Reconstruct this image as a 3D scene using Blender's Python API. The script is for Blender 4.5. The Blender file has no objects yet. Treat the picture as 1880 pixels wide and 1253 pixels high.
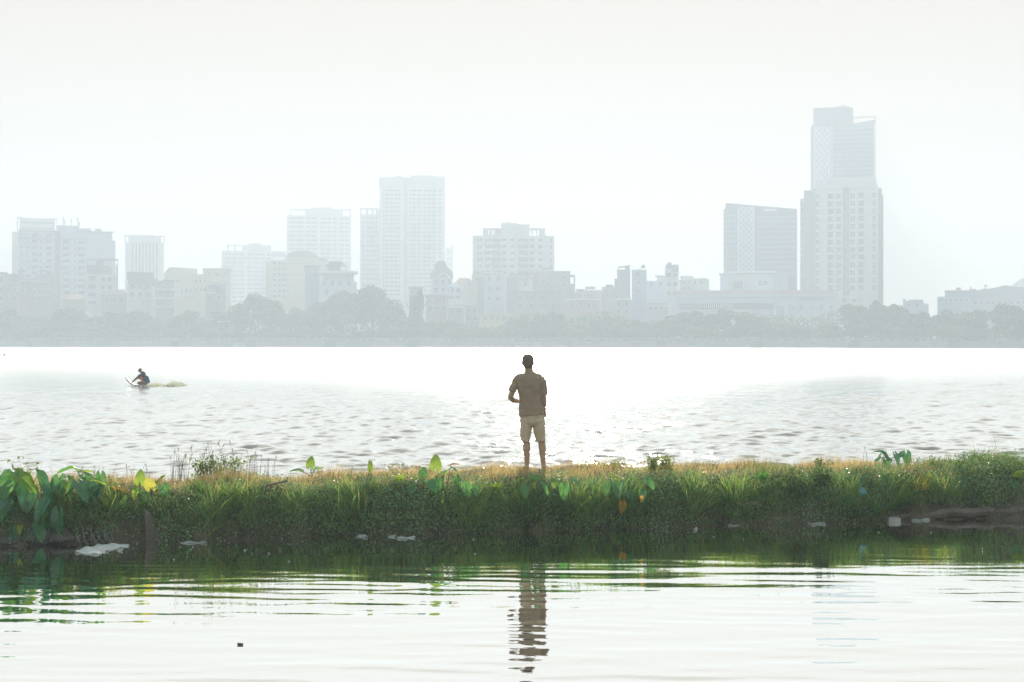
import bpy, bmesh, math, random
import numpy as np
from mathutils import Vector, Matrix, Euler
R = math.radians
rnd = random.Random(7); rng = np.random.default_rng(11)
scene = bpy.context.scene
col = scene.collection
F = 2611.0; CH = 2.54; HY = 625.0
def W(px, py, d): return Vector(((px-940)/F*d, d, CH-(py-HY)/F*d))
def XW(px, d): return (px-940)/F*d
def ZW(py, d): return CH-(py-HY)/F*d

# ------------------------------------------------------------------ materials
def new_mat(name):
    m = bpy.data.materials.new(name); m.use_nodes = True
    nt = m.node_tree; nt.nodes.clear(); out = nt.nodes.new('ShaderNodeOutputMaterial')
    return m, nt, out
def mat(name, c, rough=.8, var=.12, scale=.4, spec=.3, metal=0.0, bump=0.0, bscale=20):
    m, nt, out = new_mat(name); N = nt.nodes.new; L = nt.links.new
    b = N('ShaderNodeBsdfPrincipled'); b.inputs['Roughness'].default_value = rough
    b.inputs['Specular IOR Level'].default_value = spec; b.inputs['Metallic'].default_value = metal
    tc = N('ShaderNodeTexCoord'); nz = N('ShaderNodeTexNoise'); nz.inputs['Scale'].default_value = scale; nz.inputs['Detail'].default_value = 6
    L(tc.outputs['Object'], nz.inputs['Vector'])
    mr = N('ShaderNodeMapRange'); mr.inputs[1].default_value = .3; mr.inputs[2].default_value = .7
    mr.inputs[3].default_value = 1-var; mr.inputs[4].default_value = 1+var
    L(nz.outputs['Fac'], mr.inputs[0])
    mx = N('ShaderNodeVectorMath'); mx.operation = 'SCALE'; mx.inputs[0].default_value = c[:3]
    L(mr.outputs[0], mx.inputs['Scale']); L(mx.outputs[0], b.inputs['Base Color'])
    if bump:
        n2 = N('ShaderNodeTexNoise'); n2.inputs['Scale'].default_value = bscale; n2.inputs['Detail'].default_value = 5
        L(tc.outputs['Object'], n2.inputs['Vector'])
        bp = N('ShaderNodeBump'); bp.inputs['Strength'].default_value = bump; bp.inputs['Distance'].default_value = .02
        L(n2.outputs['Fac'], bp.inputs['Height']); L(bp.outputs[0], b.inputs['Normal'])
    L(b.outputs[0], out.inputs[0]); return m
def leaf_mat(name, c=None, trans=.45, tc=None, gloss=.0, veins=False):
    """diffuse + translucent; colour from attribute Col when c is None"""
    m, nt, out = new_mat(name); N = nt.nodes.new; L = nt.links.new
    d = N('ShaderNodeBsdfDiffuse'); t = N('ShaderNodeBsdfTranslucent'); mx = N('ShaderNodeMixShader'); mx.inputs[0].default_value = trans
    if c is None:
        a = N('ShaderNodeAttribute'); a.attribute_name = 'Col'
        L(a.outputs['Color'], d.inputs[0])
        v = N('ShaderNodeVectorMath'); v.operation = 'MULTIPLY'; v.inputs[1].default_value = tc or (1.9, 1.7, .8)
        L(a.outputs['Color'], v.inputs[0]); L(v.outputs[0], t.inputs[0])
    else:
        co = N('ShaderNodeTexCoord'); nz = N('ShaderNodeTexNoise'); nz.inputs['Scale'].default_value = 9; nz.inputs['Detail'].default_value = 4
        L(co.outputs['Object'], nz.inputs['Vector'])
        mr = N('ShaderNodeMapRange'); mr.inputs[1].default_value = .3; mr.inputs[2].default_value = .7; mr.inputs[3].default_value = .75; mr.inputs[4].default_value = 1.25
        L(nz.outputs['Fac'], mr.inputs[0])
        if veins:
            sp = N('ShaderNodeSeparateXYZ'); L(co.outputs['Object'], sp.inputs[0])
            def M(op, a_, b_=None):
                q = N('ShaderNodeMath'); q.operation = op
                for i_, u_ in enumerate((a_, b_)):
                    if u_ is None: continue
                    if isinstance(u_, (int, float)): q.inputs[i_].default_value = u_
                    else: L(u_, q.inputs[i_])
                return q.outputs[0]
            ax = M('ABSOLUTE', sp.outputs[0]); ph = M('MULTIPLY', M('SUBTRACT', sp.outputs[1], M('MULTIPLY', ax, .75)), 36.)
            vn = M('POWER', M('ABSOLUTE', M('SINE', ph)), 14.); mid_ = M('LESS_THAN', ax, .014)
            tot = M('ADD', mr.outputs[0], M('MULTIPLY', M('MAXIMUM', vn, mid_), .55)); mr = type('o', (), {'outputs': [tot]})
        s1 = N('ShaderNodeVectorMath'); s1.operation = 'SCALE'; s1.inputs[0].default_value = c; L(mr.outputs[0], s1.inputs['Scale']); L(s1.outputs[0], d.inputs[0])
        s2 = N('ShaderNodeVectorMath'); s2.operation = 'SCALE'; s2.inputs[0].default_value = tc; L(mr.outputs[0], s2.inputs['Scale']); L(s2.outputs[0], t.inputs[0])
    L(d.outputs[0], mx.inputs[1]); L(t.outputs[0], mx.inputs[2])
    if gloss:
        g = N('ShaderNodeBsdfGlossy'); g.inputs['Roughness'].default_value = .35; m2 = N('ShaderNodeMixShader'); m2.inputs[0].default_value = gloss
        L(mx.outputs[0], m2.inputs[1]); L(g.outputs[0], m2.inputs[2]); L(m2.outputs[0], out.inputs[0])
    else: L(mx.outputs[0], out.inputs[0])
    return m
def water_mat(name, deep, k, bscale, bstr, rough, stretch):
    m, nt, out = new_mat(name); N = nt.nodes.new; L = nt.links.new
    tc = N('ShaderNodeTexCoord'); mp = N('ShaderNodeMapping'); mp.inputs['Scale'].default_value = stretch
    L(tc.outputs['Object'], mp.inputs[0])
    nz = N('ShaderNodeTexNoise'); nz.inputs['Scale'].default_value = bscale; nz.inputs['Detail'].default_value = 3; nz.inputs['Roughness'].default_value = .55
    L(mp.outputs[0], nz.inputs['Vector'])
    bp = N('ShaderNodeBump'); bp.inputs['Strength'].default_value = bstr; bp.inputs['Distance'].default_value = .05
    L(nz.outputs['Fac'], bp.inputs['Height'])
    fr = N('ShaderNodeFresnel'); fr.inputs['IOR'].default_value = 1.34; L(bp.outputs[0], fr.inputs['Normal'])
    mu = N('ShaderNodeMath'); mu.operation = 'MULTIPLY'; mu.use_clamp = True; mu.inputs[1].default_value = k; L(fr.outputs[0], mu.inputs[0])
    d = N('ShaderNodeBsdfDiffuse'); d.inputs[0].default_value = (*deep, 1)
    g = N('ShaderNodeBsdfGlossy'); g.distribution = 'MULTI_GGX'; g.inputs['Color'].default_value = (.97, .985, .97, 1); g.inputs['Roughness'].default_value = rough
    L(bp.outputs[0], g.inputs['Normal'])
    if rough > 0:
        ge = N('ShaderNodeNewGeometry'); sx = N('ShaderNodeSeparateXYZ'); L(ge.outputs['Position'], sx.inputs[0])
        rr = N('ShaderNodeMapRange'); rr.inputs[1].default_value = 45; rr.inputs[2].default_value = 180; rr.inputs[3].default_value = rough; rr.inputs[4].default_value = .36
        L(sx.outputs[1], rr.inputs[0]); L(rr.outputs[0], g.inputs['Roughness'])
    mx = N('ShaderNodeMixShader'); L(mu.outputs[0], mx.inputs[0]); L(d.outputs[0], mx.inputs[1]); L(g.outputs[0], mx.inputs[2]); L(mx.outputs[0], out.inputs[0])
    return m

# ------------------------------------------------------------------ object helpers
def tag(o, label=None, cat=None, group=None, kind=None):
    if label: o['label'] = label
    if cat: o['category'] = cat
    if group: o['group'] = group
    if kind: o['kind'] = kind
    return o
def empty(name, loc, rz=0):
    o = bpy.data.objects.new(name, None); o.empty_display_size = .2; o.location = loc; o.rotation_euler = (0, 0, rz); col.objects.link(o); return o
def link(name, me, m=None, parent=None, loc=None, rot=None, smooth=False):
    o = bpy.data.objects.new(name, me); col.objects.link(o)
    if m is not None:
        for q in (m if isinstance(m, (list, tuple)) else [m]): me.materials.append(q)
    if parent is not None: o.parent = parent
    if loc is not None: o.location = loc
    if rot is not None: o.rotation_euler = rot
    if smooth: me.polygons.foreach_set('use_smooth', [True]*len(me.polygons))
    return o
def np_mesh(name, V, faces_flat, loop_tot, colr=None, smooth=False, midx=None):
    me = bpy.data.meshes.new(name); V = np.asarray(V, np.float32)
    me.vertices.add(len(V)); me.vertices.foreach_set('co', V.ravel())
    ff = np.asarray(faces_flat, np.int32).ravel(); lt = np.asarray(loop_tot, np.int32)
    me.loops.add(len(ff)); me.loops.foreach_set('vertex_index', ff)
    me.polygons.add(len(lt)); ls = np.concatenate([[0], np.cumsum(lt)[:-1]]).astype(np.int32)
    me.polygons.foreach_set('loop_start', ls); me.polygons.foreach_set('loop_total', lt)
    if smooth: me.polygons.foreach_set('use_smooth', np.ones(len(lt), bool))
    if midx is not None: me.polygons.foreach_set('material_index', np.asarray(midx, np.int32))
    me.update(calc_edges=True)
    if colr is not None:
        a = me.attributes.new('Col', 'FLOAT_COLOR', 'POINT'); c = np.ones((len(V), 4), np.float32); c[:, :3] = colr
        a.data.foreach_set('color', c.ravel())
    return me
class MB:
    """collects faces of one part"""
    def __init__(s): s.v = []; s.f = []; s.mi = []; s.cur = 0
    def face(s, pts):
        b = len(s.v); s.v += [tuple(p) for p in pts]; s.f.append(tuple(range(b, b+len(pts)))); s.mi.append(s.cur)
    def box(s, x0, x1, y0, y1, z0, z1):
        b = len(s.v)
        s.v += [(x, y, z) for z in (z0, z1) for y in (y0, y1) for x in (x0, x1)]
        for f in ((0, 2, 3, 1), (4, 5, 7, 6), (0, 1, 5, 4), (2, 6, 7, 3), (0, 4, 6, 2), (1, 3, 7, 5)):
            s.f.append(tuple(b+i for i in f)); s.mi.append(s.cur)
    def prism(s, poly, y0, y1):
        """polygon in (x,z) extruded along y"""
        b = len(s.v); n = len(poly)
        s.v += [(x, y0, z) for x, z in poly]+[(x, y1, z) for x, z in poly]
        s.f.append(tuple(b+i for i in range(n))); s.f.append(tuple(b+n+i for i in reversed(range(n)))); s.mi += [s.cur]*2
        for i in range(n):
            j = (i+1) % n; s.f.append((b+i, b+n+i, b+n+j, b+j)); s.mi.append(s.cur)
    def tube(s, pts, rads, n=8, cap=True):
        pts = [Vector(p) for p in pts]; b = len(s.v); up = Vector((0, 0, 1))
        for i, p in enumerate(pts):
            t = (pts[min(i+1, len(pts)-1)]-pts[max(i-1, 0)]).normalized()
            a = t.cross(up if abs(t.z) < .9 else Vector((0, 1, 0))).normalized(); c = t.cross(a)
            r = rads[i] if isinstance(rads, (list, tuple)) else rads
            ra, rb = r if isinstance(r, (tuple, list)) else (r, r)
            for k in range(n):
                q = 2*math.pi*k/n; s.v.append(tuple(p+a*math.cos(q)*ra+c*math.sin(q)*rb))
        for i in range(len(pts)-1):
            for k in range(n):
                s.f.append((b+i*n+k, b+i*n+(k+1) % n, b+(i+1)*n+(k+1) % n, b+(i+1)*n+k)); s.mi.append(s.cur)
        if cap:
            s.f.append(tuple(b+k for k in reversed(range(n)))); s.f.append(tuple(b+(len(pts)-1)*n+k for k in range(n))); s.mi += [s.cur]*2
    def ell(s, c, r, nu=12, nv=8, rot=None):
        b = len(s.v); c = Vector(c); M = rot.to_matrix() if rot else Matrix.Identity(3)
        s.v.append(tuple(c+M@Vector((0, 0, r[2]))))
        for i in range(1, nv):
            th = math.pi*i/nv
            for k in range(nu):
                ph = 2*math.pi*k/nu; s.v.append(tuple(c+M@Vector((r[0]*math.sin(th)*math.cos(ph), r[1]*math.sin(th)*math.sin(ph), r[2]*math.cos(th)))))
        s.v.append(tuple(c+M@Vector((0, 0, -r[2])))); e = len(s.v)-1
        for k in range(nu):
            s.f.append((b, b+1+k, b+1+(k+1) % nu)); s.mi.append(s.cur)
            s.f.append((e, e-nu+(k+1) % nu, e-nu+k)); s.mi.append(s.cur)
        for i in range(nv-2):
            for k in range(nu):
                s.f.append((b+1+i*nu+k, b+1+(i+1)*nu+k, b+1+(i+1)*nu+(k+1) % nu, b+1+i*nu+(k+1) % nu)); s.mi.append(s.cur)
    def mesh(s, name):
        me = bpy.data.meshes.new(name); me.from_pydata(s.v, [], s.f); me.polygons.foreach_set('material_index', s.mi); me.update(); return me
    def build(s, name, m, parent=None, smooth=False, loc=None, rot=None):
        return link(name, s.mesh(name), m, parent, loc, rot, smooth)

# ------------------------------------------------------------------ camera, light, sky, haze
cam = bpy.data.cameras.new('camera'); co = bpy.data.objects.new('camera', cam); col.objects.link(co)
cam.sensor_width = 36; cam.lens = F/1880*36; cam.clip_start = .1; cam.clip_end = 5000
co.location = (0, 0, CH); co.rotation_euler = (R(90)-1.5/F, 0, 0); scene.camera = co
SUN_EL, SUN_AZ = 26.0, 1.5           # azimuth east of the view axis (+Y)
sd = bpy.data.lights.new('sun', 'SUN'); sd.energy = 3.2; sd.angle = R(.6); sd.color = (1, .91, .80)
so = bpy.data.objects.new('sun', sd); col.objects.link(so)
dirv = Vector((math.sin(R(SUN_AZ))*math.cos(R(SUN_EL)), math.cos(R(SUN_AZ))*math.cos(R(SUN_EL)), math.sin(R(SUN_EL))))
so.rotation_euler = dirv.to_track_quat('Z', 'Y').to_euler(); so.location = (0, 30, 60)
w = bpy.data.worlds.new('World'); scene.world = w; w.use_nodes = True; nt = w.node_tree; nt.nodes.clear()
sky = nt.nodes.new('ShaderNodeTexSky'); sky.sky_type = 'NISHITA'; sky.sun_disc = False
sky.sun_elevation = R(SUN_EL); sky.sun_rotation = R(SUN_AZ); sky.dust_density = 4; sky.air_density = 1.3
STR = .15
mixn = nt.nodes.new('ShaderNodeMix'); mixn.data_type = 'RGBA'; mixn.blend_type = 'DARKEN'; mixn.inputs[0].default_value = 1
CAP = (.312, .270, .236)
mixn.inputs[7].default_value = (CAP[0]/STR, CAP[1]/STR, CAP[2]/STR, 1)
bg = nt.nodes.new('ShaderNodeBackground'); bg.inputs[1].default_value = STR
wo = nt.nodes.new('ShaderNodeOutputWorld')
nt.links.new(sky.outputs[0], mixn.inputs[6]); nt.links.new(mixn.outputs[2], bg.inputs[0]); nt.links.new(bg.outputs[0], wo.inputs[0])
w.cycles.sampling_method = 'MANUAL'; w.cycles.sample_map_resolution = 256
hb = MB(); hb.box(-700, 700, -60, 1250, -4, 122)
hm, nt, out = new_mat('haze_air'); pv = nt.nodes.new('ShaderNodeVolumePrincipled')
pv.inputs['Color'].default_value = (.78, .885, 1.0, 1); pv.inputs['Density'].default_value = .0014; pv.inputs['Anisotropy'].default_value = .2
nt.links.new(pv.outputs[0], out.inputs['Volume'])
tag(hb.build('haze', hm), 'pale morning haze lying over the lake and the city', None, None, 'stuff')
scene.view_settings.view_transform = 'Standard'; scene.view_settings.look = 'None'; scene.view_settings.exposure = 1.23; scene.view_settings.gamma = 1
cy = scene.cycles; cy.max_bounces = 8; cy.diffuse_bounces = 3; cy.glossy_bounces = 4; cy.transmission_bounces = 4; cy.volume_bounces = 2
cy.transparent_max_bounces = 8; cy.use_denoising = True; cy.sample_clamp_indirect = 4; cy.caustics_reflective = False; cy.caustics_refractive = False
try: cy.denoiser = 'OPENIMAGEDENOISE'
except Exception: pass

# ------------------------------------------------------------------ levee line
KP = np.array([-900, 0, 300, 600, 960, 1200, 1500, 1880, 2800], float)
KF = np.array([17.0, 17.55, 17.95, 18.4, 18.75, 19.2, 19.8, 20.4, 21.0])
KB = np.array([18.9, 19.3, 19.6, 20.2, 21.5, 21.7, 21.9, 22.3, 23.0])
KX = (KP-940)/F*KF
XG = np.linspace(-16, 16, 400)
def smooth(y): 
    k = np.hanning(41); k /= k.sum(); return np.convolve(np.pad(y, 20, 'edge'), k, 'valid')
FRL = smooth(np.interp(XG, KX, KF)); BKL = smooth(np.interp(XG, (KP-940)/F*KB, KB))
def front(x): return np.interp(x, XG, FRL)+.07*np.sin(x*2.3+1)+.05*np.sin(x*5.1)+.03*np.sin(x*11.7)
def back(x): return np.interp(x, XG, BKL)+.06*np.sin(x*1.9)+.04*np.sin(x*4.3+2)
PT = np.array([-.5, -.12, 0, .12, .28, .45, .7, 1.2])     # metres behind the waterline
PZ = np.array([-.7, -.15, .03, .27, .47, .58, .63, .64])
def ground(x, y):
    f = front(x); b = back(x); s = y-f; e = b-y
    z = np.interp(s, PT, PZ)+.03*np.sin(x*3.1+y*2)*(s > 0)+.02*np.sin(x*7.3-y*5)*(s > 0)
    ze = np.interp(e, [-.9, -.4, 0, .35, .7], [-.9, -.3, .35, .6, .8])
    return np.minimum(z, ze)
def mid(x): return .5*(front(x)+back(x))

def grid_mesh(name, X, Y, Z):
    nr, nc = X.shape; V = np.stack([X, Y, Z], -1).reshape(-1, 3)
    i = np.arange(nr-1)[:, None]*nc+np.arange(nc-1)[None, :]; i = i.ravel()
    Fc = np.stack([i, i+1, i+nc+1, i+nc], 1)
    return np_mesh(name, V, Fc, np.full(len(Fc), 4), smooth=True)

# levee soil
xs = np.linspace(-16, 16, 700); tt = np.linspace(0, 1, 60)
X = np.repeat(xs[None, :], 60, 0); Y = (front(xs)-.5)[None, :]+tt[:, None]*(back(xs)-front(xs)+1.4)[None, :]
m_soil = mat('dark_soil', (.11, .10, .07), .95, .4, 6, bump=.6)
tag(link('levee_ground', grid_mesh('levee_ground', X, Y, ground(X, Y)), m_soil), kind='structure')

# ------------------------------------------------------------------ water
def waves(X, Y, n, lmin, lmax, slope, spread, seed, minres=None):
    r = np.random.default_rng(seed); Z = np.zeros_like(X)
    for i in range(n):
        lam = lmin*(lmax/lmin)**r.random(); th = r.normal()*spread; k = 2*math.pi/lam
        kx, ky = k*math.sin(th), k*math.cos(th)
        env = .5+.5*np.sin(X*r.uniform(.15, .5)/lam*1.2+Y*r.uniform(.2, .6)/lam*1.2*r.choice([-1, 1])+r.random()*7)
        a = slope/k*r.uniform(.5, 1.2)/math.sqrt(n)*1.6
        c = a*env*np.sin(kx*X+ky*Y+r.random()*7+.6*np.sin(X*.35/lam+r.random()*6))
        if minres is not None: c = c*np.clip((lam/minres-2.5)/3, 0, 1)
        Z += c
    return Z
# pond
xd = np.concatenate([np.linspace(-60, -8, 14)[:-1], np.linspace(-8, 8, 330), np.linspace(8, 60, 14)[1:]])
yd = np.concatenate([np.linspace(-40, 6, 8)[:-1], np.linspace(6, 19, 760)])
X = np.repeat(xd[None, :], len(yd), 0); Yb = np.repeat(yd[:, None], len(xd), 1)
mm = mid(np.clip(xd, -15, 15)); t = (Yb-6)/13; Y = np.where(Yb < 6, Yb, 6+t*(mm[None, :]-6))
Xr = X+ .25*(Y-14)*0
fade = np.clip((8-np.abs(X))/1.5+.2, 0, 1)*np.clip((Y-6)/1.5, 0, 1)
calm = np.clip((17.2-Y)/2.2, .12, 1)
Zp = waves(X, Y+.07*X, 26, .22, .75, .026, .13, 3)*calm+waves(X, Y, 16, .8, 2.6, .011, .3, 5)
Zp += waves(X, Y, 14, .1, .2, .006, .5, 9)*calm
m_pond = water_mat('pond_water', (.018, .055, .030), 4.2, 3.0, .02, .0, (1, 2, 1))
tag(link('pond_water', grid_mesh('pond_water', X, Y, Zp*fade), m_pond), kind='structure')
# lake
rows = [0.0]; y = 20.0
yl = [20.0]
while yl[-1] < 165: yl.append(yl[-1]+.036*(yl[-1]/21)**1.5)
yl = np.array(yl+[200, 260, 340, 450, 620]); sl = np.linspace(-.47, .47, 800)
Yb = np.repeat(yl[:, None], len(sl), 1); X = Yb*sl[None, :]
mm = mid(np.clip(X[0], -15, 15)); wgt = np.clip((34-Yb)/14, 0, 1); Y = Yb+wgt*(mm-20)[None, :]
res = .036*(Yb/21)**1.5
Zl = waves(X, Y+.15*X, 64, .26, 1.3, .24, .7, 21, res*.8)+waves(X, Y, 8, 1.5, 5, .014, .6, 22, res)
Zl *= np.clip((165-Yb)/40, 0, 1)*np.clip((Y-mm[None, :])/1.5, 0, 1)
m_lake = water_mat('lake_water', (.05, .10, .085), 2.9, 2.6, .45, .05, (1, 1.8, 1))
tag(link('lake_water', grid_mesh('lake_water', X, Y, Zl), m_lake), kind='structure')
# wide calm water round the modelled part and the far ground
bx = MB()
bx.face([(-600, -60, -.9), (600, -60, -.9), (600, 1190, -.9), (-600, 1190, -.9)])
tag(bx.build('lake_bed', mat('lake_mud', (.05, .07, .05), .9)), kind='structure')
# ------------------------------------------------------------------ grass and creepers
def blades(P, L, Wd, az, lean, curl, C, tipC=None):
    """P roots (n,3); blades rise, lean toward azimuth az and droop by curl"""
    n = len(P); ts = np.array([0, .38, .72, 1.0]); d = np.stack([np.cos(az), np.sin(az)], 1)
    side = np.stack([-np.sin(az), np.cos(az)], 1)
    rot = rng.uniform(-1.2, 1.2, n); sx = side[:, 0]*np.cos(rot)-side[:, 1]*np.sin(rot); sy = side[:, 0]*np.sin(rot)+side[:, 1]*np.cos(rot)
    V = np.zeros((n, 7, 3), np.float32); h = np.zeros(n); z = np.zeros(n); k = 0
    pos = P.copy(); ang = lean.copy(); prev = 0
    for j, t in enumerate(ts):
        if j > 0:
            s = (t-prev)*L; ang = lean+curl*t
            pos = pos+np.stack([d[:, 0]*np.sin(ang)*s, d[:, 1]*np.sin(ang)*s, np.cos(ang)*s], 1); prev = t
        w = Wd*(1-t**1.5)*.5
        if j < 3:
            V[:, 2*j, :] = pos; V[:, 2*j+1, :] = pos
            V[:, 2*j, 0] -= sx*w; V[:, 2*j, 1] -= sy*w; V[:, 2*j+1, 0] += sx*w; V[:, 2*j+1, 1] += sy*w
        else: V[:, 6, :] = pos
    b = np.arange(n)[:, None]*7
    q1 = b+np.array([0, 1, 3, 2]); q2 = b+np.array([2, 3, 5, 4]); t3 = b+np.array([4, 5, 6])
    ff = np.concatenate([q1.ravel(), q2.ravel(), t3.ravel()]); lt = np.concatenate([np.full(2*n, 4), np.full(n, 3)])
    cc = np.repeat(C[:, None, :], 7, 1)
    if tipC is not None:
        k = np.array([0, 0, .3, .3, .7, .7, 1])[None, :, None]; cc = cc*(1-k)+tipC[:, None, :]*k
    return V.reshape(-1, 3), ff, lt, cc.reshape(-1, 3)
def pick(pal, n, j=.18):
    pal = np.array(pal, float); i = rng.integers(0, len(pal), n); return pal[i]*rng.uniform(1-j, 1+j, (n, 1))*rng.uniform(.92, 1.08, (n, 3))
def fn(x, y, s=1., o=0.):   # cheap smooth noise 0..1
    return .5+.25*(np.sin(x*1.7*s+o)+np.sin(y*2.3*s-x*.9*s+o*2))*1.0+.12*np.sin(x*5.1*s+y*3.7*s+o*3)
m_grass = leaf_mat('grass_blades', None, .5, (1.9, 1.75, .8))
m_dry = leaf_mat('dry_grass_blades', None, .5, (1.25, 1.12, .8))
m_weed = leaf_mat('creeper_leaves', None, .35, (1.7, 1.6, .8), gloss=.06)
XL, XR = -11.5, 12.0
def pxof(x, y): return 940+x/y*F
# dry golden grass on the crown
n = 94000; x = rng.uniform(XL, XR, n); f, b = front(x), back(x)
y = f+.38+(b-f-.25)*rng.random(n); p = pxof(x, y); e = (y-f-.45)
keep = (rng.random(n) < np.clip(.55+.6*fn(x, y, 1.7), 0, 1)); x, y, p, e, f, b = [q[keep] for q in (x, y, p, e, f, b)]; n = len(x)
gr = np.clip((p-1600)/250, 0, .75)*1+np.clip(1-abs(p-1400)/70, 0, 1)*.6+np.clip(.35-e, 0, 1)*1.4+.45*(fn(x, y, 2.3, 4) > .68)
isg = rng.random(n) < gr*.8
C = np.where(isg[:, None], pick([(.13, .22, .05), (.18, .26, .06), (.10, .20, .06)], n), pick([(.58, .45, .26), (.64, .52, .32), (.48, .37, .21), (.46, .44, .20), (.64, .56, .38)], n))
L = rng.uniform(.05, .13, n)*(1+.7*(fn(x, y, 3, 2) > .62))*np.where(rng.random(n) < .03, 2.0, 1)*(1+.5*np.clip((p-1650)/200, 0, 1))
P = np.stack([x, y, ground(x, y)-.01], 1)
v = blades(P, L, rng.uniform(.004, .009, n), rng.uniform(0, 6.28, n), rng.uniform(0, .5, n), rng.uniform(.1, 1.0, n), C)
tag(link('dry_grass', np_mesh('dry_grass', v[0], v[1], v[2], v[3]), m_dry), 'short golden dry grass along the top of the levee', 'grass', kind='stuff')
# green grass on the front slope
n = 132000; x = rng.uniform(XL, XR, n); f, b = front(x), back(x)
s = rng.triangular(-.04, .2, .56, n); y = f+s; p = pxof(x, y)
keep = rng.random(n) < np.clip(.35+.9*fn(x, y, 1.3, 1.2), .2, 1)*np.where((p > 1640)&(s < .08), .15, 1)*np.where((p < 250)&(s < .2), .35, 1)
x, y, p, s, f = [q[keep] for q in (x, y, p, s, f)]; n = len(x)
C = pick([(.20, .37, .21), (.26, .42, .18), (.16, .32, .19), (.28, .42, .17), (.18, .36, .20), (.38, .42, .22), (.10, .24, .14)], n)
dead = rng.random(n) < .07; C[dead] = pick([(.42, .36, .22), (.34, .27, .16)], int(dead.sum()))
tip = C*np.where(rng.random(n) < .12, 1.0, 1.0)[:, None]+np.where(rng.random(n) < .10, 1, 0)[:, None]*np.array([.14, .09, .0])
long_ = rng.random(n) < .12
L = np.where(long_, rng.uniform(.25, .45, n), rng.uniform(.09, .22, n))*(.7+.6*fn(x, y, 2.1, 3))*np.interp(s, [.1, .3, .5], [1.1, .65, .4])*(.75+.7*(np.sin(x*6.1+np.sin(x*2.3)*2) > .35))
az = -math.pi/2+rng.normal(0, .9, n); az = np.where(rng.random(n) < .25, rng.uniform(0, 6.28, n), az)
P = np.stack([x, y, ground(x, y)-.02], 1)
v = blades(P, L, rng.uniform(.005, .011, n), az, rng.uniform(.05, .9, n), rng.uniform(.3, 1.7, n), C, tip)
tag(link('grass', np_mesh('grass', v[0], v[1], v[2], v[3]), m_grass), 'dense green grass hanging over the shaded front slope of the levee', 'grass', kind='stuff')
# broad-leaved creepers: small leaves in mounds
def leaflets(x, y, z, size, C, up=.5):
    n = len(x); c = np.stack([x, y, z], 1)
    nrm = rng.normal(0, 1, (n, 3)); nrm[:, 2] = np.abs(nrm[:, 2])+up; nrm[:, 1] -= .5; nrm /= np.linalg.norm(nrm, axis=1)[:, None]
    a = np.cross(nrm, rng.normal(0, 1, (n, 3))); a /= np.linalg.norm(a, axis=1)[:, None]; bb = np.cross(nrm, a)
    s = size[:, None]
    V = np.stack([c-a*s, c-a*s*.2+bb*s*.42, c+a*s*.4+bb*s*.36, c+a*s, c+a*s*.4-bb*s*.36, c-a*s*.2-bb*s*.42], 1)+0
    V[:, [0, 3], 2] -= s*.25
    idx = np.arange(n)[:, None]*6+np.arange(6)
    return V.reshape(-1, 3), idx.ravel(), np.full(n, 6), np.repeat(C[:, None, :], 6, 1).reshape(-1, 3)
n = 78000; x = rng.uniform(XL, XR, n); f = front(x); s = rng.uniform(-.06, .55, n)+.25*rng.random(n)*(x > 5.6); y = f+s; p = pxof(x, y)
dens = .5*(fn(x, y, 1.1, 5) > .55)+.25
for a0, a1, dd in ((430, 680, .6), (1160, 1300, .9), (1690, 1900, 1.0), (1440, 1560, .7), (700, 900, .3)): dens = np.maximum(dens, dd*np.clip(1-np.abs(p-(a0+a1)/2)/(a1-a0)*1.6, 0, 1))
dens = dens*np.where((p > 1640)&(s < .06), .1, 1)*np.where((p < 230)&(s < .18), .4, 1)
keep = rng.random(n) < dens; x, y, p, s, f = [q[keep] for q in (x, y, p, s, f)]; n = len(x)
z = ground(x, y)+rng.uniform(.02, .17, n)*(1+.7*np.clip((p-1650)/100, 0, 1))
C = pick([(.15, .31, .17), (.19, .36, .17), (.13, .27, .15), (.25, .40, .18)], n)
pale = (rng.random(n) < .10)&(((p > 1160)&(p < 1300))|(p > 1660)); C[pale] = np.array([.26, .36, .16])
v = leaflets(x, y-.06*rng.random(n), z, rng.uniform(.008, .024, n), C)
tag(link('creeping_weed', np_mesh('creeping_weed', v[0], v[1], v[2], v[3]), m_weed), 'small leaved creeping weeds covering the slope down to the pond', 'ground cover', kind='stuff')

# ------------------------------------------------------------------ taro plants
def leaf_mesh(L=1.0, wid=.42, fold=.25, droop=.35, ruf=.03, seed=0):
    r = random.Random(seed); V = []; Fc = []; nu = 6; rows = 20
    for i in range(rows+1):
        v = -.36+1.36*i/rows
        if v < 0: hw = wid*math.sqrt(max(0, 1-((v+0.0)/-.38)**2))*.98; inn = .30*wid*(-v/.36)**.7
        else: hw = wid*(1-v)**.72*(1+.55*v); inn = 0
        for sd_ in (-1, 1):
            for j in range(nu+1):
                q = j/nu; xx = inn+(max(hw, inn+.004)-inn)*q
                zz = fold*xx-droop*max(v, 0)**2+.018*math.sin(22*v-14*q)*q-.25*droop*(xx/wid)**2+ruf*math.sin(9*v+sd_*2+seed)*q*q
                V.append((sd_*xx*L, v*L, zz*L))
    for i in range(rows):
        for s_ in range(2):
            for j in range(nu):
                a = i*2*(nu+1)+s_*(nu+1)+j; b2 = a+2*(nu+1)
                Fc.append((a, a+1, b2+1, b2) if s_ else (a, b2, b2+1, a+1))
    me = bpy.data.meshes.new('leaf'); me.from_pydata(V, [], Fc); me.update()
    me.polygons.foreach_set('use_smooth', [True]*len(me.polygons)); return me
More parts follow.
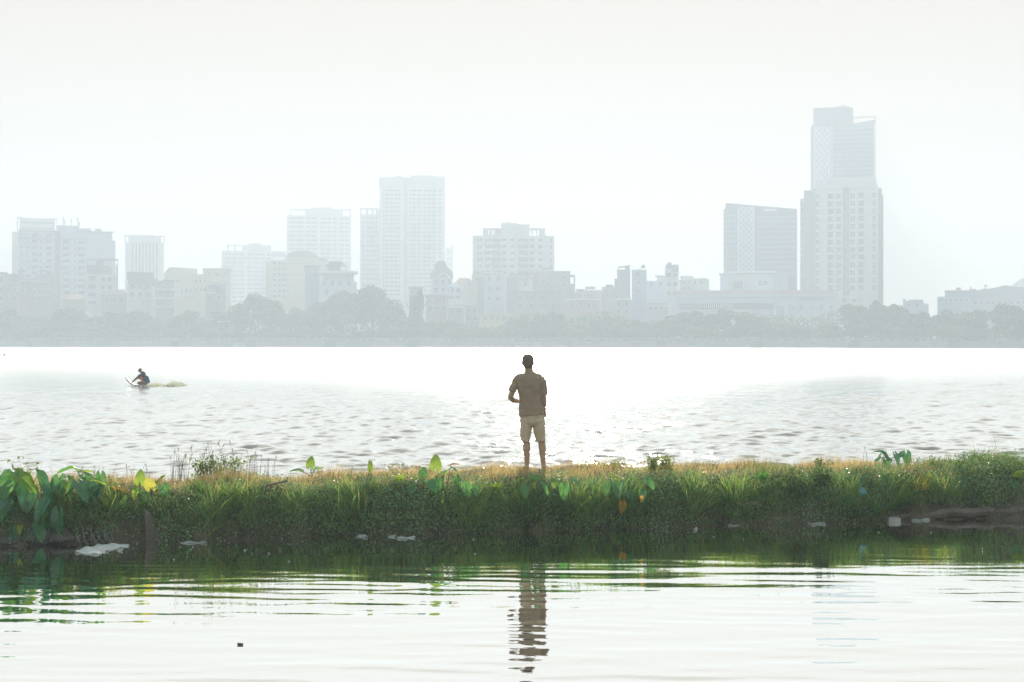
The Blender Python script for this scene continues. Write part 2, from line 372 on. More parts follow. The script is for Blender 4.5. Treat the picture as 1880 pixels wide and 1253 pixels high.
TM = {'green': leaf_mat('taro_green', (.07, .24, .09), .42, (.20, .50, .08), gloss=.05, veins=True),
      'dark': leaf_mat('taro_dark', (.05, .19, .10), .3, (.10, .34, .10), gloss=.06, veins=True),
      'lime': leaf_mat('taro_lime', (.14, .30, .04), .5, (.42, .60, .06), gloss=.04, veins=True),
      'yellow': leaf_mat('taro_yellow', (.34, .36, .05), .5, (.60, .58, .10), veins=True),
      'orange': leaf_mat('taro_orange', (.62, .34, .06), .5, (.85, .50, .10), veins=True),
      'brown': leaf_mat('taro_brown', (.35, .22, .12), .4, (.5, .32, .15), veins=True)}
m_stalk = leaf_mat('taro_stalk', (.13, .26, .10), .3, (.25, .38, .12))
LM = [leaf_mesh(1, .40, .30, .35, .03, 1), leaf_mesh(1, .36, .55, .6, .04, 2), leaf_mesh(1, .44, .18, .2, .05, 3), leaf_mesh(1, .30, .8, .3, .02, 4)]
LV = {}
def leaf_obj(root, base, pos, L, az, pitch, roll, c, var):
    key = (var, c)
    if key not in LV: me = LM[var].copy(); me.materials.append(TM[c]); LV[key] = me
    o = bpy.data.objects.new('leaf', LV[key]); col.objects.link(o); o.parent = root
    o.scale = (L, L, L)
    # local +Y (tip direction) toward azimuth az (in plan), pitched
    o.rotation_euler = (Matrix.Rotation(az-math.pi/2, 3, 'Z')@Matrix.Rotation(pitch, 3, 'X')@Matrix.Rotation(roll, 3, 'Y')).to_euler()
    o.location = pos
    if c in ('yellow', 'orange', 'brown', 'lime'): o['label'] = {'yellow': 'yellowing leaf', 'orange': 'bright orange dying leaf', 'brown': 'withered brown leaf', 'lime': 'lime green sunlit leaf'}[c]
    m = MB(); b = Vector(base); p = Vector(pos); q = b.lerp(p, .55)+Vector((0, 0, .06*(p-b).length)); m.tube([b, q, p], [.007, .006, .004], 5)
    m.build('leaf_stalk', m_stalk, root, True)
def taro(px, py, d, label, leaves, cat='taro plant', grp='taro plants along the levee'):
    """root at pixel column px on the ground at distance d; leaves: (dx_px, y_px, size m, facing, colour, variant)"""
    for _ in range(3): d = min(d, float(back(np.array([XW(px, d)]))[0])-.42)
    x = XW(px, d); g = float(ground(np.array([x]), np.array([d]))[0]); g = max(g, .0)
    root = empty('taro_plant', (x, d, g)); tag(root, label, cat, grp)
    for (lx, ly, L, ang, pit, c, var) in leaves:
        if 700 < lx < 1250: L *= .78
        dd = d+rnd.uniform(-.22, .08); pos = W(lx, ly, dd)-root.location
        leaf_obj(root, (rnd.uniform(-.04, .04), rnd.uniform(-.04, .04), -.02), pos, L, R(ang), R(pit), R(rnd.uniform(-25, 25)), c, var)
    return root
# angle: direction of the tip in plan (0 = right, -90 = toward camera, 90 = away); pitch: + tip up, - tip down
taro(8, 930, 17.95, 'large taro with broad dark leaves cut off by the left edge', [(-12, 880, .34, -60, -40, 'green', 0), (20, 885, .33, -120, -35, 'dark', 1), (0, 915, .36, -80, -50, 'green', 2), (30, 925, .3, -50, -60, 'dark', 0), (-5, 955, .3, -100, -55, 'dark', 1), (28, 868, .28, 150, -10, 'lime', 0)])
taro(55, 935, 18.0, 'taro with big bright green upper leaves, just right of the one at the left edge', [(32, 872, .33, -20, -25, 'lime', 0), (50, 900, .30, -75, -65, 'dark', 2), (68, 875, .36, -40, -35, 'green', 3), (42, 940, .26, -60, -45, 'dark', 0), (20, 948, .22, -90, -60, 'dark', 2), (78, 925, .2, -120, -50, 'green', 0)])
taro(100, 925, 18.05, 'taro with one withered pinkish brown leaf among green ones', [(112, 884, .26, -150, -30, 'dark', 2), (146, 890, .27, -30, -50, 'dark', 2), (126, 882, .22, -80, -20, 'lime', 3), (120, 888, .12, -90, -70, 'brown', 1), (104, 900, .2, -100, -70, 'yellow', 1), (92, 915, .22, -80, -60, 'green', 0)])
taro(18, 985, 17.7, 'low dark taro with a small yellow leaf, by the rocks at the pond edge', [(12, 968, .24, -70, -70, 'dark', 1), (24, 975, .22, -50, -80, 'dark', 3), (37, 968, .1, -90, -50, 'yellow', 0)])
taro(108, 965, 17.85, 'single drooping blue green taro leaf hanging above the rocks', [(109, 945, .32, -90, -86, 'dark', 3)])
taro(150, 875, 19.1, 'taro leaf standing up at the back of the levee over the lake', [(140, 862, .24, 170, 15, 'green', 1), (152, 868, .18, 60, 10, 'lime', 3)])
taro(190, 900, 18.2, 'small taro with one upright lime leaf beside the orange one', [(184, 888, .2, -130, 30, 'lime', 3), (191, 916, .13, -60, -20, 'yellow', 0), (175, 905, .16, -100, -50, 'green', 2)])
taro(214, 912, 18.3, 'taro with a bright orange dying leaf lying flat', [(214, 896, .19, 0, -12, 'orange', 2), (209, 905, .13, -100, -60, 'yellow', 0), (222, 915, .09, -80, -70, 'brown', 1)])
taro(258, 915, 18.4, 'taro with a tall upright yellow green leaf, left of the yellow leafed one', [(257, 885, .18, 95, 75, 'lime', 0), (250, 898, .15, -100, -60, 'lime', 3), (265, 905, .14, -60, -40, 'green', 0)])
taro(282, 910, 18.45, 'taro with two large glowing yellow leaves', [(276, 896, .20, -100, 60, 'yellow', 0), (286, 889, .18, 40, 50, 'yellow', 2), (300, 895, .18, -30, -60, 'green', 2)])
taro(573, 872, 20.0, 'lone taro leaf standing above the dry grass left of the centre', [(570, 855, .17, 100, 60, 'lime', 0), (578, 862, .14, -10, 20, 'green', 2), (552, 866, .15, 200, 15, 'green', 3)])
taro(679, 878, 19.2, 'thin small taro with one narrow upright leaf in the dry grass', [(679, 862, .14, 90, 70, 'lime', 3), (683, 845, .07, 60, 10, 'green', 0)])
taro(735, 900, 19.0, 'low lime green taro in front of the dry grass', [(735, 880, .2, -100, 40, 'lime', 0), (750, 895, .16, -70, -40, 'green', 2)])
taro(775, 905, 18.95, 'taro with round green leaves left of the tallest taro', [(776, 874, .2, 80, 55, 'green', 2), (758, 895, .17, -110, -50, 'green', 0), (790, 885, .2, -60, -45, 'green', 2), (764, 880, .14, 150, 20, 'lime', 3)])
taro(815, 895, 19.1, 'tallest taro on the levee with upright leaves, left of the standing man', [(800, 858, .27, 100, 65, 'lime', 0), (815, 868, .27, -60, 30, 'green', 2), (833, 862, .24, 20, -30, 'lime', 1), (805, 882, .28, -110, -55, 'green', 2), (838, 880, .26, -40, -60, 'green', 0), (852, 890, .22, -60, -70, 'green', 3), (828, 855, .16, 30, 15, 'brown', 3)])
taro(862, 905, 18.95, 'taro with drooping leaves right of the tallest taro', [(856, 892, .22, -80, -65, 'green', 0), (872, 895, .17, -50, -60, 'green', 2), (867, 915, .08, -90, -60, 'yellow', 0)])
taro(968, 905, 18.9, 'taro with hazy green leaves just below the standing man', [(955, 880, .2, -120, 10, 'lime', 0), (980, 878, .2, -50, 20, 'green', 2), (964, 896, .18, -90, -55, 'green', 0), (981, 888, .09, -90, -60, 'yellow', 0), (996, 892, .2, -30, -50, 'green', 3)])
taro(1028, 905, 18.95, 'taro with wide soft green leaves right below the man, before the rounded one', [(1020, 880, .22, -100, -20, 'lime', 0), (1036, 895, .24, -90, -65, 'green', 2), (1050, 880, .18, -30, -20, 'green', 0), (1037, 912, .09, -80, -60, 'yellow', 3)])
taro(1077, 865, 20.9, 'round arching taro leaf standing against the bright lake', [(1072, 853, .17, 180, -40, 'lime', 2), (1082, 855, .18, 0, -55, 'lime', 1)])
taro(1122, 900, 19.15, 'taro with one bright yellow green leaf above dark green ones', [(1121, 872, .18, -30, -15, 'yellow', 2), (1135, 890, .26, -90, -60, 'dark', 2), (1115, 892, .17, -100, -50, 'green', 0), (1155, 905, .25, -60, -65, 'dark', 0)])
taro(1143, 950, 19.0, 'low taro with one orange yellow heart shaped leaf hanging over the pond', [(1143, 925, .19, -90, -85, 'orange', 0), (1178, 913, .09, -80, -80, 'orange', 0)])
taro(1185, 900, 19.2, 'dark taro behind the pale flecked creeper', [(1190, 882, .2, -60, -30, 'green', 0), (1180, 905, .2, -90, -65, 'dark', 1)])
taro(1625, 868, 21.6, 'taro clump with three dark leaves silhouetted against the lake on the right', [(1616, 838, .21, -150, -40, 'green', 2), (1630, 842, .20, 120, 50, 'dark', 0), (1644, 836, .20, -50, -60, 'dark', 0), (1626, 846, .17, -100, -55, 'green', 2), (1622, 832, .15, 165, 18, 'dark', 3)])
taro(1664, 868, 21.6, 'taro with a heart shaped leaf standing on a stalk beside the dark leafed clump', [(1664, 834, .18, -80, -75, 'dark', 0), (1656, 833, .13, -150, -35, 'dark', 2), (1669, 845, .13, -90, -70, 'green', 3)])
taro(1872, 895, 20.7, 'lime green taro at the right edge of the levee', [(1868, 876, .2, -80, 50, 'lime', 0), (1880, 868, .16, 20, 0, 'lime', 3), (1862, 885, .14, -100, -40, 'green', 2)])

for i, (px, py, dd, lb) in enumerate([(0, 905, 18.0, 'dark taro filling the upper left corner of the levee, behind the broad leaved one'), (35, 905, 18.15, 'taro behind the one with big bright green upper leaves'), (75, 915, 18.1, 'dark leaved taro between the bright green one and the withered leaf one'), (135, 910, 18.15, 'dark taro right of the withered brown leaf'), (5, 945, 17.8, 'low dark taro over the rock by the left edge'), (60, 950, 17.85, 'low taro above the brown rock'), (165, 905, 18.2, 'short dark taro left of the upright lime leaf')]):
    taro(px, py+20, dd, lb, [(px+rnd.uniform(-26, 26), py-18+rnd.uniform(-14, 34), rnd.uniform(.2, .32), -90+rnd.uniform(-70, 70), -rnd.uniform(25, 80), ['dark', 'green', 'dark', 'dark', 'green'][k] if px < 500 else ['green', 'lime', 'green', 'dark', 'green'][k], k % 4) for k in range(5)])

# ------------------------------------------------------------------ tall weeds and stalks
m_twig = mat('weed_stem', (.18, .17, .08), .9)
m_wleaf = leaf_mat('weed_leaf', None, .5, (1.6, 1.5, .7))
def weed(px, d, h, spread, nst, nl, label, name='tall_weed', cat='weed', grp='tall weeds on the levee', lsize=.02, c=(.12, .22, .08), lean=0):
    for _ in range(3): d = min(d, float(back(np.array([XW(px, d)]))[0])-.42)
    x = XW(px, d); g = float(ground(np.array([x]), np.array([d]))[0]); root = empty(name, (x, d, g)); tag(root, label, cat, grp)
    st = MB(); LP = []
    for k in range(nst):
        bx_ = rnd.gauss(0, spread*.3); by = rnd.gauss(0, spread*.2); hh = h*rnd.uniform(.55, 1); tx = bx_+rnd.gauss(0, spread*.45)+lean*hh; ty = by+rnd.gauss(0, spread*.3)
        pts = [(bx_, by, -.02), (bx_*.6+tx*.4, by*.6+ty*.4, hh*.5), (tx, ty, hh)]; st.tube(pts, [.0035, .0026, .0012], 4)
        for q in range(max(1, nl//nst)):
            t = rnd.uniform(.2, 1); p = Vector(pts[1]).lerp(Vector(pts[2]), (t-.5)*2) if t > .5 else Vector(pts[0]).lerp(Vector(pts[1]), t*2)
            LP.append(p+Vector((rnd.gauss(0, .035), rnd.gauss(0, .03), rnd.gauss(0, .02))))
    st.build('stem', m_twig, root)
    if nl:
        A = np.array(LP); nn = len(A); C = pick([c, tuple(q*1.3 for q in c), tuple(q*.8 for q in c)], nn)
        v = leaflets(A[:, 0], A[:, 1], A[:, 2], rng.uniform(.6, 1.3, nn)*lsize, C, .1)
        link('foliage', np_mesh('foliage', v[0], v[1], v[2], v[3]), m_wleaf, root)
def stalks(px, d, h, spread, n, label, lean=.15):
    """wispy flowering grass"""
    for _ in range(3): d = min(d, float(back(np.array([XW(px, d)]))[0])-.42)
    x = XW(px, d); g = float(ground(np.array([x]), np.array([d]))[0]); root = empty('grass_stalk_clump', (x, d, g)); tag(root, label, 'grass stalks', 'wispy grass stalks on the levee')
    st = MB(); sh = MB()
    for k in range(n):
        bx_ = rnd.uniform(-spread, spread); by = rnd.gauss(0, .08); hh = h*rnd.uniform(.45, 1); dx = rnd.gauss(0, lean)*hh; dy = rnd.gauss(0, .1)
        a = Vector((bx_, by, -.02)); b2 = Vector((bx_+dx*.35, by+dy*.3, hh*.6)); c2 = Vector((bx_+dx, by+dy, hh))
        st.tube([a, b2, c2], [.0028, .002, .001], 4)
        if rnd.random() < .6: sh.tube([b2.lerp(c2, .6), b2.lerp(c2, .85), c2], [.001, .006, .001], 4)
    st.build('stem', m_twig, root); sh.build('seed_head', mat('seed_head', (.42, .36, .2), .9), root)
weed(41, 19.0, .38, .14, 5, 70, 'slender weed with pale leaves standing highest at the left edge', lsize=.03, c=(.22, .30, .12))
weed(372, 19.7, .40, .22, 14, 420, 'bushy green weed beside the tallest dry stalks', lsize=.022, c=(.16, .24, .08))
weed(412, 19.8, .34, .3, 16, 380, 'sprawling leafy weed just right of the bushiest one', lsize=.022, c=(.18, .26, .10))
weed(720, 20.2, .17, .06, 6, 110, 'small round grey green weed, left one of a pair on the dry grass', lsize=.018, c=(.12, .17, .07))
weed(742, 20.2, .17, .05, 6, 100, 'small round grey green weed, right one of a pair on the dry grass', lsize=.018, c=(.12, .17, .07))
weed(785, 19.9, .2, .2, 8, 120, 'low weed with twiggy flower heads behind the tallest taro', lsize=.02, c=(.2, .22, .1))
weed(1130, 20.3, .18, .3, 10, 160, 'low spreading pale weed right of the round arching leaf', lsize=.02, c=(.24, .26, .12))
weed(1205, 20.0, .34, .16, 14, 420, 'tall pale green weed rising above the flecked creeper', lsize=.021, c=(.2, .26, .11))
weed(1222, 20.2, .3, .13, 9, 260, 'pale weed with fluffy tops next to the tall pale green one', lsize=.019, c=(.22, .25, .12))
weed(1315, 20.6, .15, .12, 7, 100, 'short weed tuft on the crown right of the tall pale ones', lsize=.012, c=(.16, .2, .1))
weed(1470, 19.9, .42, .16, 12, 420, 'feathery upright weed standing on the right half of the levee', lsize=.022, c=(.10, .19, .09))
weed(1510, 20.0, .45, .2, 14, 480, 'largest feathery weed, right next to the upright one', lsize=.022, c=(.10, .19, .09))
weed(1450, 19.9, .25, .25, 12, 300, 'bushy low weed left of the feathery upright ones', lsize=.02, c=(.11, .2, .08))
weed(1585, 20.4, .2, .2, 8, 180, 'low green weed left of the dark silhouetted taro', lsize=.014)
for i, (q, hh) in enumerate(((1720, .2), (1755, .24), (1790, .22), (1825, .26), (1858, .22))):
    weed(q, 21.2-.3*(i % 2), hh, .22, 12, 300, ['leafy weed tuft nearest the right hand taros', 'second leafy weed tuft from the right hand taros', 'middle leafy weed tuft on the right end of the levee', 'tallest leafy weed tuft at the right end of the levee', 'leafy weed tuft closest to the right edge'][i], lsize=.02, c=(.14, .22, .08))
stalks(325, 19.5, .50, .16, 22, 'tall dry stalks left of the bushy green weed')
stalks(395, 19.9, .55, .25, 26, 'tallest thin grass stalks standing among the leafy weeds')
stalks(475, 19.9, .42, .2, 24, 'wispy reddish grass stalks left of the lone taro leaf')
stalks(215, 19.3, .26, .5, 26, 'thin short stalks behind the orange taro leaf')
stalks(10, 19.0, .25, .2, 12, 'thin stalks behind the taro at the left edge')
stalks(650, 20.2, .14, .8, 30, 'sparse short seed stalks on the dry grass')
stalks(1400, 21.0, .14, .8, 26, 'sparse short stalks on the crown at the right')
stalks(1590, 21.2, .3, .05, 3, 'single thin upright stalk left of the dark silhouetted taro')
# arching reed tufts on the slope
def tuft(px, py, d, n, Lr, azc, spr, cs, label):
    x0 = XW(px, d); z0 = ZW(py, d); root = empty('grass_tuft', (x0, d, z0)); tag(root, label, 'grass tuft', 'long bladed grass tufts on the slope')
    P = np.zeros((n, 3)); P[:, 0] = rng.normal(0, .04, n); P[:, 1] = rng.normal(0, .03, n)
    v = blades(P, rng.uniform(*Lr, n), rng.uniform(.008, .014, n), np.radians(azc)+rng.normal(0, spr, n), rng.uniform(.1, .8, n), rng.uniform(.1, .7, n) if 'yellow tipped' in label else rng.uniform(.5, 1.6, n), pick(cs, n))
    link('blades', np_mesh('blades', v[0], v[1], v[2], v[3]), m_grass, root)
tuft(372, 905, 18.35, 70, (.2, .45), -90, 1.3, [(.12, .22, .06), (.08, .18, .06)], 'large pale green grass tuft left of the middle of the slope')
tuft(420, 915, 18.4, 60, (.2, .4), -60, 1.2, [(.10, .2, .06), (.16, .24, .08)], 'arching grass tuft right of the large pale green one')
tuft(690, 900, 18.8, 60, (.15, .32), -90, 1.3, [(.16, .26, .06), (.10, .2, .05)], 'bright grass tuft under the thin small taro')
tuft(910, 900, 18.9, 60, (.15, .34), -90, 1.4, [(.18, .28, .06), (.12, .22, .05)], 'yellow green grass tuft left of the man')
tuft(1690, 900, 20.2, 34, (.2, .34), 60, .9, [(.4, .34, .08), (.34, .36, .08)], 'small yellow tipped tuft above the log')
tuft(1640, 935, 20.0, 120, (.3, .6), -10, .5, [(.09, .2, .06), (.12, .22, .07)], 'sweeping tuft of long green blades leaning right over the log')
tuft(1610, 945, 19.9, 80, (.3, .55), -90, 1.2, [(.07, .18, .07), (.1, .2, .08)], 'tangled tuft of long blades falling to the water')
tuft(1400, 880, 19.6, 80, (.12, .28), -90, 1.4, [(.08, .26, .07), (.07, .2, .06)], 'fresh green grass tuft on the right half of the crown edge')
tuft(1575, 950, 19.8, 60, (.3, .5), -150, .9, [(.08, .17, .08), (.06, .14, .07)], 'shaded tuft drooping left over the water')

# ------------------------------------------------------------------ debris, rocks, log
m_rock = mat('wet_rock', (.11, .105, .10), .85, .4, 7, bump=.7)
m_wood = mat('old_wood', (.17, .145, .125), .85, .35, 5, bump=.6, bscale=30)
m_foam = mat('foam_white', (.55, .58, .58), .8, .25, 12, bump=.8, bscale=24)
def rock(x, d, z, r, label, m=m_rock, name='rock', grp='rocks at the pond edge', cat='rock', flat=1):
    bm = bmesh.new(); bmesh.ops.create_icosphere(bm, subdivisions=3, radius=1)
    a, b2, c2 = rnd.uniform(0, 6), rnd.uniform(0, 6), rnd.uniform(0, 6)
    for v in bm.verts:
        k = 1+.16*math.sin(3.1*v.co.x+a)+.14*math.sin(4.3*v.co.y+b2)+.12*math.sin(5.2*v.co.z+c2); v.co = Vector((v.co.x*r[0]*k, v.co.y*r[1]*k, v.co.z*r[2]*k))
    me = bpy.data.meshes.new(name); bm.to_mesh(me); bm.free()
    return tag(link(name, me, m, loc=(x, d, z), smooth=True), label, cat, grp)
rock(XW(40, 17.75), 17.75, .06, (.24, .16, .13), 'rounded rock left of the roots, under the taros')
rock(XW(78, 17.8), 17.8, .07, (.20, .15, .12), 'brown rock right of the rounded one')
rock(XW(112, 17.75), 17.75, .06, (.19, .13, .11), 'rock under the drooping blue green leaf')
rock(XW(10, 17.65), 17.65, .02, (.2, .14, .1), 'rock at the water by the left edge')
rock(XW(212, 17.95), 17.95, .02, (.13, .09, .06), 'small flat rock behind the white sheet')
# root clump
rt = empty('root_clump', (XW(160, 17.8), 17.8, 0)); tag(rt, 'grey tangle of exposed roots at the waterline above the white sheet', 'roots')
for k in range(14):
    m = MB(); a = -.30+.045*k+rnd.uniform(-.04, .04); e_ = rnd.uniform(-.05, .06); hh = rnd.uniform(.12, .22); m.tube([(a-.06+e_, .1, hh), (a+e_*.5, -.02, hh*.75+rnd.uniform(-.02, .04)), (a+.04, -.08, .05), (a+.06+.012*k+e_, -.12, -.06)], [.006, rnd.uniform(.008, .020), rnd.uniform(.008, .018), .006], 6); m.build('root', mat('root_grey', (.16, .15, .14), .9, .4, 20), rt, True)
# wooden stump and leaning board
m = MB(); d = 17.98
poly = [W(267, 938, d), W(274, 936, d), W(298, 991, d), W(298, 1004, d), W(272, 1004, d)]
m.face([p for p in poly]); 
m = MB(); m.prism([(XW(267, d), ZW(938, d)), (XW(273, d), ZW(943, d)), (XW(280, d), ZW(957, d)), (XW(288, d), ZW(970, d)), (XW(298, d), ZW(990, d)), (XW(299, d), ZW(1012, d)), (XW(270, d), ZW(1012, d)), (XW(269, d), ZW(975, d))], d-.05, d+.07)
tag(m.build('wooden_stump', m_wood), 'pointed grey brown wooden stump standing at the waterline right of the white sheet', 'stump')
m = MB(); d = 18.15; m.tube([W(172, 950, d), W(190, 940, d-.03), W(212, 924, d), ], [.03, .04, .035], 7); tag(m.build('driftwood', m_wood, smooth=True), 'short grey piece of driftwood lodged in the slope under the orange leaf', 'driftwood', 'driftwood on the slope')
m = MB(); d = 18.6; m.tube([W(470, 897, d), W(500, 890, d), W(528, 883, d)], [.006, .012, .014], 6); tag(m.build('driftwood', m_wood, smooth=True), 'thin bare branch lying on the grass left of the centre', 'branch', 'driftwood on the slope')
# white foam sheet
def sheet(name, pts, z, th, m, label, cat, grp=None, bumpy=.01, n=26):
    """irregular floating slab; pts pixels on the water plane"""
    P2 = [(XW(px, (CH-z)*F/(py-HY)), (CH-z)*F/(py-HY)) for px, py in pts]
    bm = bmesh.new(); top = [bm.verts.new((x, y, z)) for x, y in P2]; f = bm.faces.new(top)
    r = bmesh.ops.extrude_face_region(bm, geom=[f]); 
    for v in [g for g in r['geom'] if isinstance(g, bmesh.types.BMVert)]: v.co.z -= th
    bmesh.ops.triangulate(bm, faces=bm.faces[:]); bmesh.ops.subdivide_edges(bm, edges=bm.edges[:], cuts=5, use_grid_fill=True)
    for v in bm.verts: v.co.z += bumpy*(math.sin(v.co.x*31+v.co.y*17)+math.sin(v.co.y*43-v.co.x*11)*.7); v.co.x += .006*math.sin(v.co.y*60); v.co.y += .01*math.sin(v.co.x*45)
    bmesh.ops.recalc_face_normals(bm, faces=bm.faces[:])
    me = bpy.data.meshes.new(name); bm.to_mesh(me); bm.free(); return tag(link(name, me, m, smooth=True), label, cat, grp)
sheet('foam_sheet', [(137, 1013), (152, 1006), (172, 1002), (190, 999.5), (215, 998.5), (237, 1000), (234, 1003), (205, 1009), (192, 1013), (183, 1017), (160, 1017)], .012, .02, m_foam, 'large bumpy white foam sheet floating at the left edge of the pond', 'foam sheet')
m_plas = mat('plastic_white', (.40, .43, .43), .5, .2, 15)
G = 'litter along the waterline'
LT = [((652, 984), (660, 981.5), (671, 983), (676, 986), (664, 986.5), 'white scrap of litter left of the two white scraps'),
      ((712, 983), (720, 981), (727, 984), (722, 987), (713, 986), 'crumpled white scrap below the centre left slope'),
      ((728, 988), (745, 986), (758, 984.5), (762, 987), (744, 989), 'thin pale strip beside the crumpled white scrap'),
      ((1175, 966), (1186, 963), (1200, 965), (1197, 971), (1177, 970), 'flat pinkish scrap of litter right of the orange yellow leaf'),
      ((1212, 966), (1228, 962), (1250, 965), (1250, 968), (1226, 969), 'pale pointed scrap next to the flat pinkish one'),
      ((1273, 971), (1277, 968.5), (1281, 970), (1279, 973), (1274, 973.5), 'small pale blue plastic piece floating on the pond'),
      ((1482, 961), (1496, 959), (1514, 960), (1515, 962), (1492, 963), 'long thin white scrap left of the white box'),
      ((1672, 953), (1688, 950), (1708, 954), (1690, 956), (1674, 955.5), 'dull grey plastic floating in front of the log'),
      ((1868, 946), (1880, 943), (1892, 945), (1884, 950), (1870, 949), 'pale scrap of plastic at the right end of the log'),
      ((1338, 962), (1352, 960.5), (1366, 962), (1350, 965), (1338, 964.5), 'grey pink scrap near the bent stems'),
      ((215, 1011), (220, 1010.2), (225, 1011), (221, 1012), (216, 1012), 'tiny white chip right of the foam sheet'),
      ((330, 995.8), (345, 995), (380, 994.6), (378, 996), (346, 996.8), 'long thin pale scum line right of the stump')]
for q in LT: sheet('litter_scrap', q[:-1], .012, .02, m_plas, q[-1], 'litter', G, .009)
# tiny bits
for i, (px, py) in enumerate([(331, 1005), (354, 1005), (449, 1012), (530, 1032), (493, 1017), (872, 1018), (869, 991), (1310, 986), (1613, 978), (1709, 978.5), (1365, 991), (252, 998), (1424, 962), (319, 1029)]):
    d = CH*F/(py-HY); rock(XW(px, d), d, .004, (.011, .010, .007), 'tiny pale speck of floating litter on the pond', m_plas, 'litter_speck', 'tiny floating specks', 'litter')
# white box
d = 19.9; wb = MB(); wb.box(-.085, .085, -.05, .05, -.02, .05); wb.box(-.06, .06, -.03, .03, .052, .062)
tag(wb.build('foam_box', m_foam, loc=(XW(1641, d), d, .0)), 'broken white foam box floating by the long blades left of the log', 'foam box')
d = CH*F/(1184-HY); fb = MB(); fb.tube([(0, 0, -.02), (0, 0, .010)], [(.021, .018), (.025, .021)], 12); fb.tube([(0, 0, .0105), (0, 0, .0135)], [(.027, .023), (.027, .023)], 12)
tag(fb.build('floating_cup', mat('cup_brown', (.13, .10, .09), .6), loc=(XW(441, d), d, 0), smooth=True), 'small dark brown cup floating alone in the near pond', 'cup')
# blue bag
rock(XW(1583, 20.05), 20.05, ZW(904, 20.05), (.055, .05, .06), 'blue and white plastic bag caught in the slope grass', mat('bag_blue', (.12, .32, .42), .45, .3, 6), 'plastic_bag', None, 'plastic bag')
# log
lg = MB(); n = 16; P3 = []; 
for i in range(n+1):
    px = 1628+(1960-1628)*i/n; d = 20.15+.25*i/n; yc = np.interp(px, [1628, 1700, 1760, 1880, 1960], [951, 945, 940, 938, 937]); P3.append(W(px, yc, d))
P3 = []; RR = []; n = 90
for i in range(n+1):
    px = 1628+(1960-1628)*i/n; d = 20.15+.25*i/n; yc = np.interp(px, [1628, 1700, 1760, 1880, 1960], [951, 946, 942, 940, 939]); P3.append(W(px, yc+1.2*math.sin(i*.35), d)); RR.append((.045+.035*min(1, i/30)+.008*math.sin(i*.55)+.006*math.sin(i*1.9), .042+.026*min(1, i/30)+.006*math.sin(i*.8)))
lg.tube(P3, RR, 28)
for q, (vx, vy, vz) in enumerate(lg.v):
    k = q % 28; i = q//28; g_ = .010*max(0, math.sin(k*1.35+.4*math.sin(i*.12)))**3+.006*math.sin(i*2.7+k*1.1); c_ = P3[min(i, n)]; dv = Vector((0, vy-c_.y, vz-c_.z)); L_ = dv.length or 1; lg.v[q] = (vx, vy-dv.y/L_*g_, vz-dv.z/L_*g_)
tag(lg.build('log', m_wood, smooth=True), 'long grey brown log lying along the waterline at the right', 'log')
rk = [(1400, 19.66, 'square brown block at the waterline under the bent stems'), (1350, 19.58, 'flat block left of the square brown one'), (1530, 20.0, 'brown block half hidden by the drooping tuft')]
for px, d, lb in rk:
    b_ = MB(); b_.box(-.16, .16, -.08, .08, -.06, .05); o = b_.build('stone_block', mat('clay_block', (.15, .13, .11), .9, .3, 6, bump=.6), loc=(XW(px, d), d, .0), rot=(0, .05, rnd.uniform(-.3, .3)))
    md = o.modifiers.new('b', 'BEVEL'); md.width = .015; md.segments = 2; tag(o, lb, 'block', 'blocks at the waterline')
# bent dry stems by the water
m_bst = mat('bent_stem', (.30, .30, .22), .85)
for pts, lb in (([(1352, 923), (1365, 927), (1370, 944)], 'short bent pale stem, left of the two longer ones'), ([(1368, 940), (1385, 924), (1400, 928), (1412, 934)], 'longest arched pale stem over the pond edge'), ([(1362, 928), (1385, 921), (1392, 923)], 'thin pale stem lying over the arched one'),
                ([(1425, 968), (1424, 952), (1436, 950), (1444, 954), (1445, 968)], 'pale hooped stem with both ends in the water')):
    d = 19.25; m = MB(); m.tube([W(a, b2, d) for a, b2 in pts], .006, 6); tag(m.build('bent_stem', m_bst, smooth=True), lb, 'dry stem', 'bent dry stems at the pond edge')
# ------------------------------------------------------------------ far shore and city
def SY(x): return 500-.295*x          # shore line distance at X
gx = np.linspace(-460, 460, 120); rows_ = [(0, -1.0), (0.02, 2.3), (8, 2.4), (40, 2.6), (650, 4.0)]
X = np.repeat(gx[None, :], len(rows_), 0); Y = np.stack([SY(gx)+q+.6*np.sin(gx*.05)+.35*np.sin(gx*.21) for q, z in rows_]); Z = np.stack([np.full_like(gx, z) for q, z in rows_])
tag(link('shore_ground', grid_mesh('shore_ground', X, Y, Z), mat('shore_ground', (.10, .11, .08), .95, .3, .05)), kind='structure')
hm_ = MB()
for i in range(-11, 12): pass
m = MB(); xs_ = np.linspace(-300, 300, 61)
rail = MB(); wall_ = MB()
for a, b in zip(xs_[:-1], xs_[1:]):
    ya, yb = SY(a)+.6*math.sin(a*.05)-.25, SY(b)+.6*math.sin(b*.05)-.25
    wall_.face([(a, ya, -.6), (b, yb, -.6), (b, yb, 2.2), (a, ya, 2.2)]); wall_.face([(a, ya, 2.2), (b, yb, 2.2), (b, yb+.5, 2.2), (a, ya+.5, 2.2)])
    rail.tube([(a, ya+.2, 3.2), (b, yb+.2, 3.2)], .06, 4); rail.tube([(a, ya+.2, 2.7), (b, yb+.2, 2.7)], .04, 4)
    for k in range(4): t = k/4; rail.tube([(a+(b-a)*t, ya+(yb-ya)*t+.2, 2.2), (a+(b-a)*t, ya+(yb-ya)*t+.2, 3.25)], .07, 4)
ew = empty('embankment_wall', (0, 0, 0)); tag(ew, 'long grey stone embankment wall with a railing along the far shore', 'wall')
wall_.build('wall', mat('embankment_stone', (.27, .28, .28), .9, .2, .3), ew); rail.build('railing', mat('rail_grey', (.45, .47, .5), .6), ew)

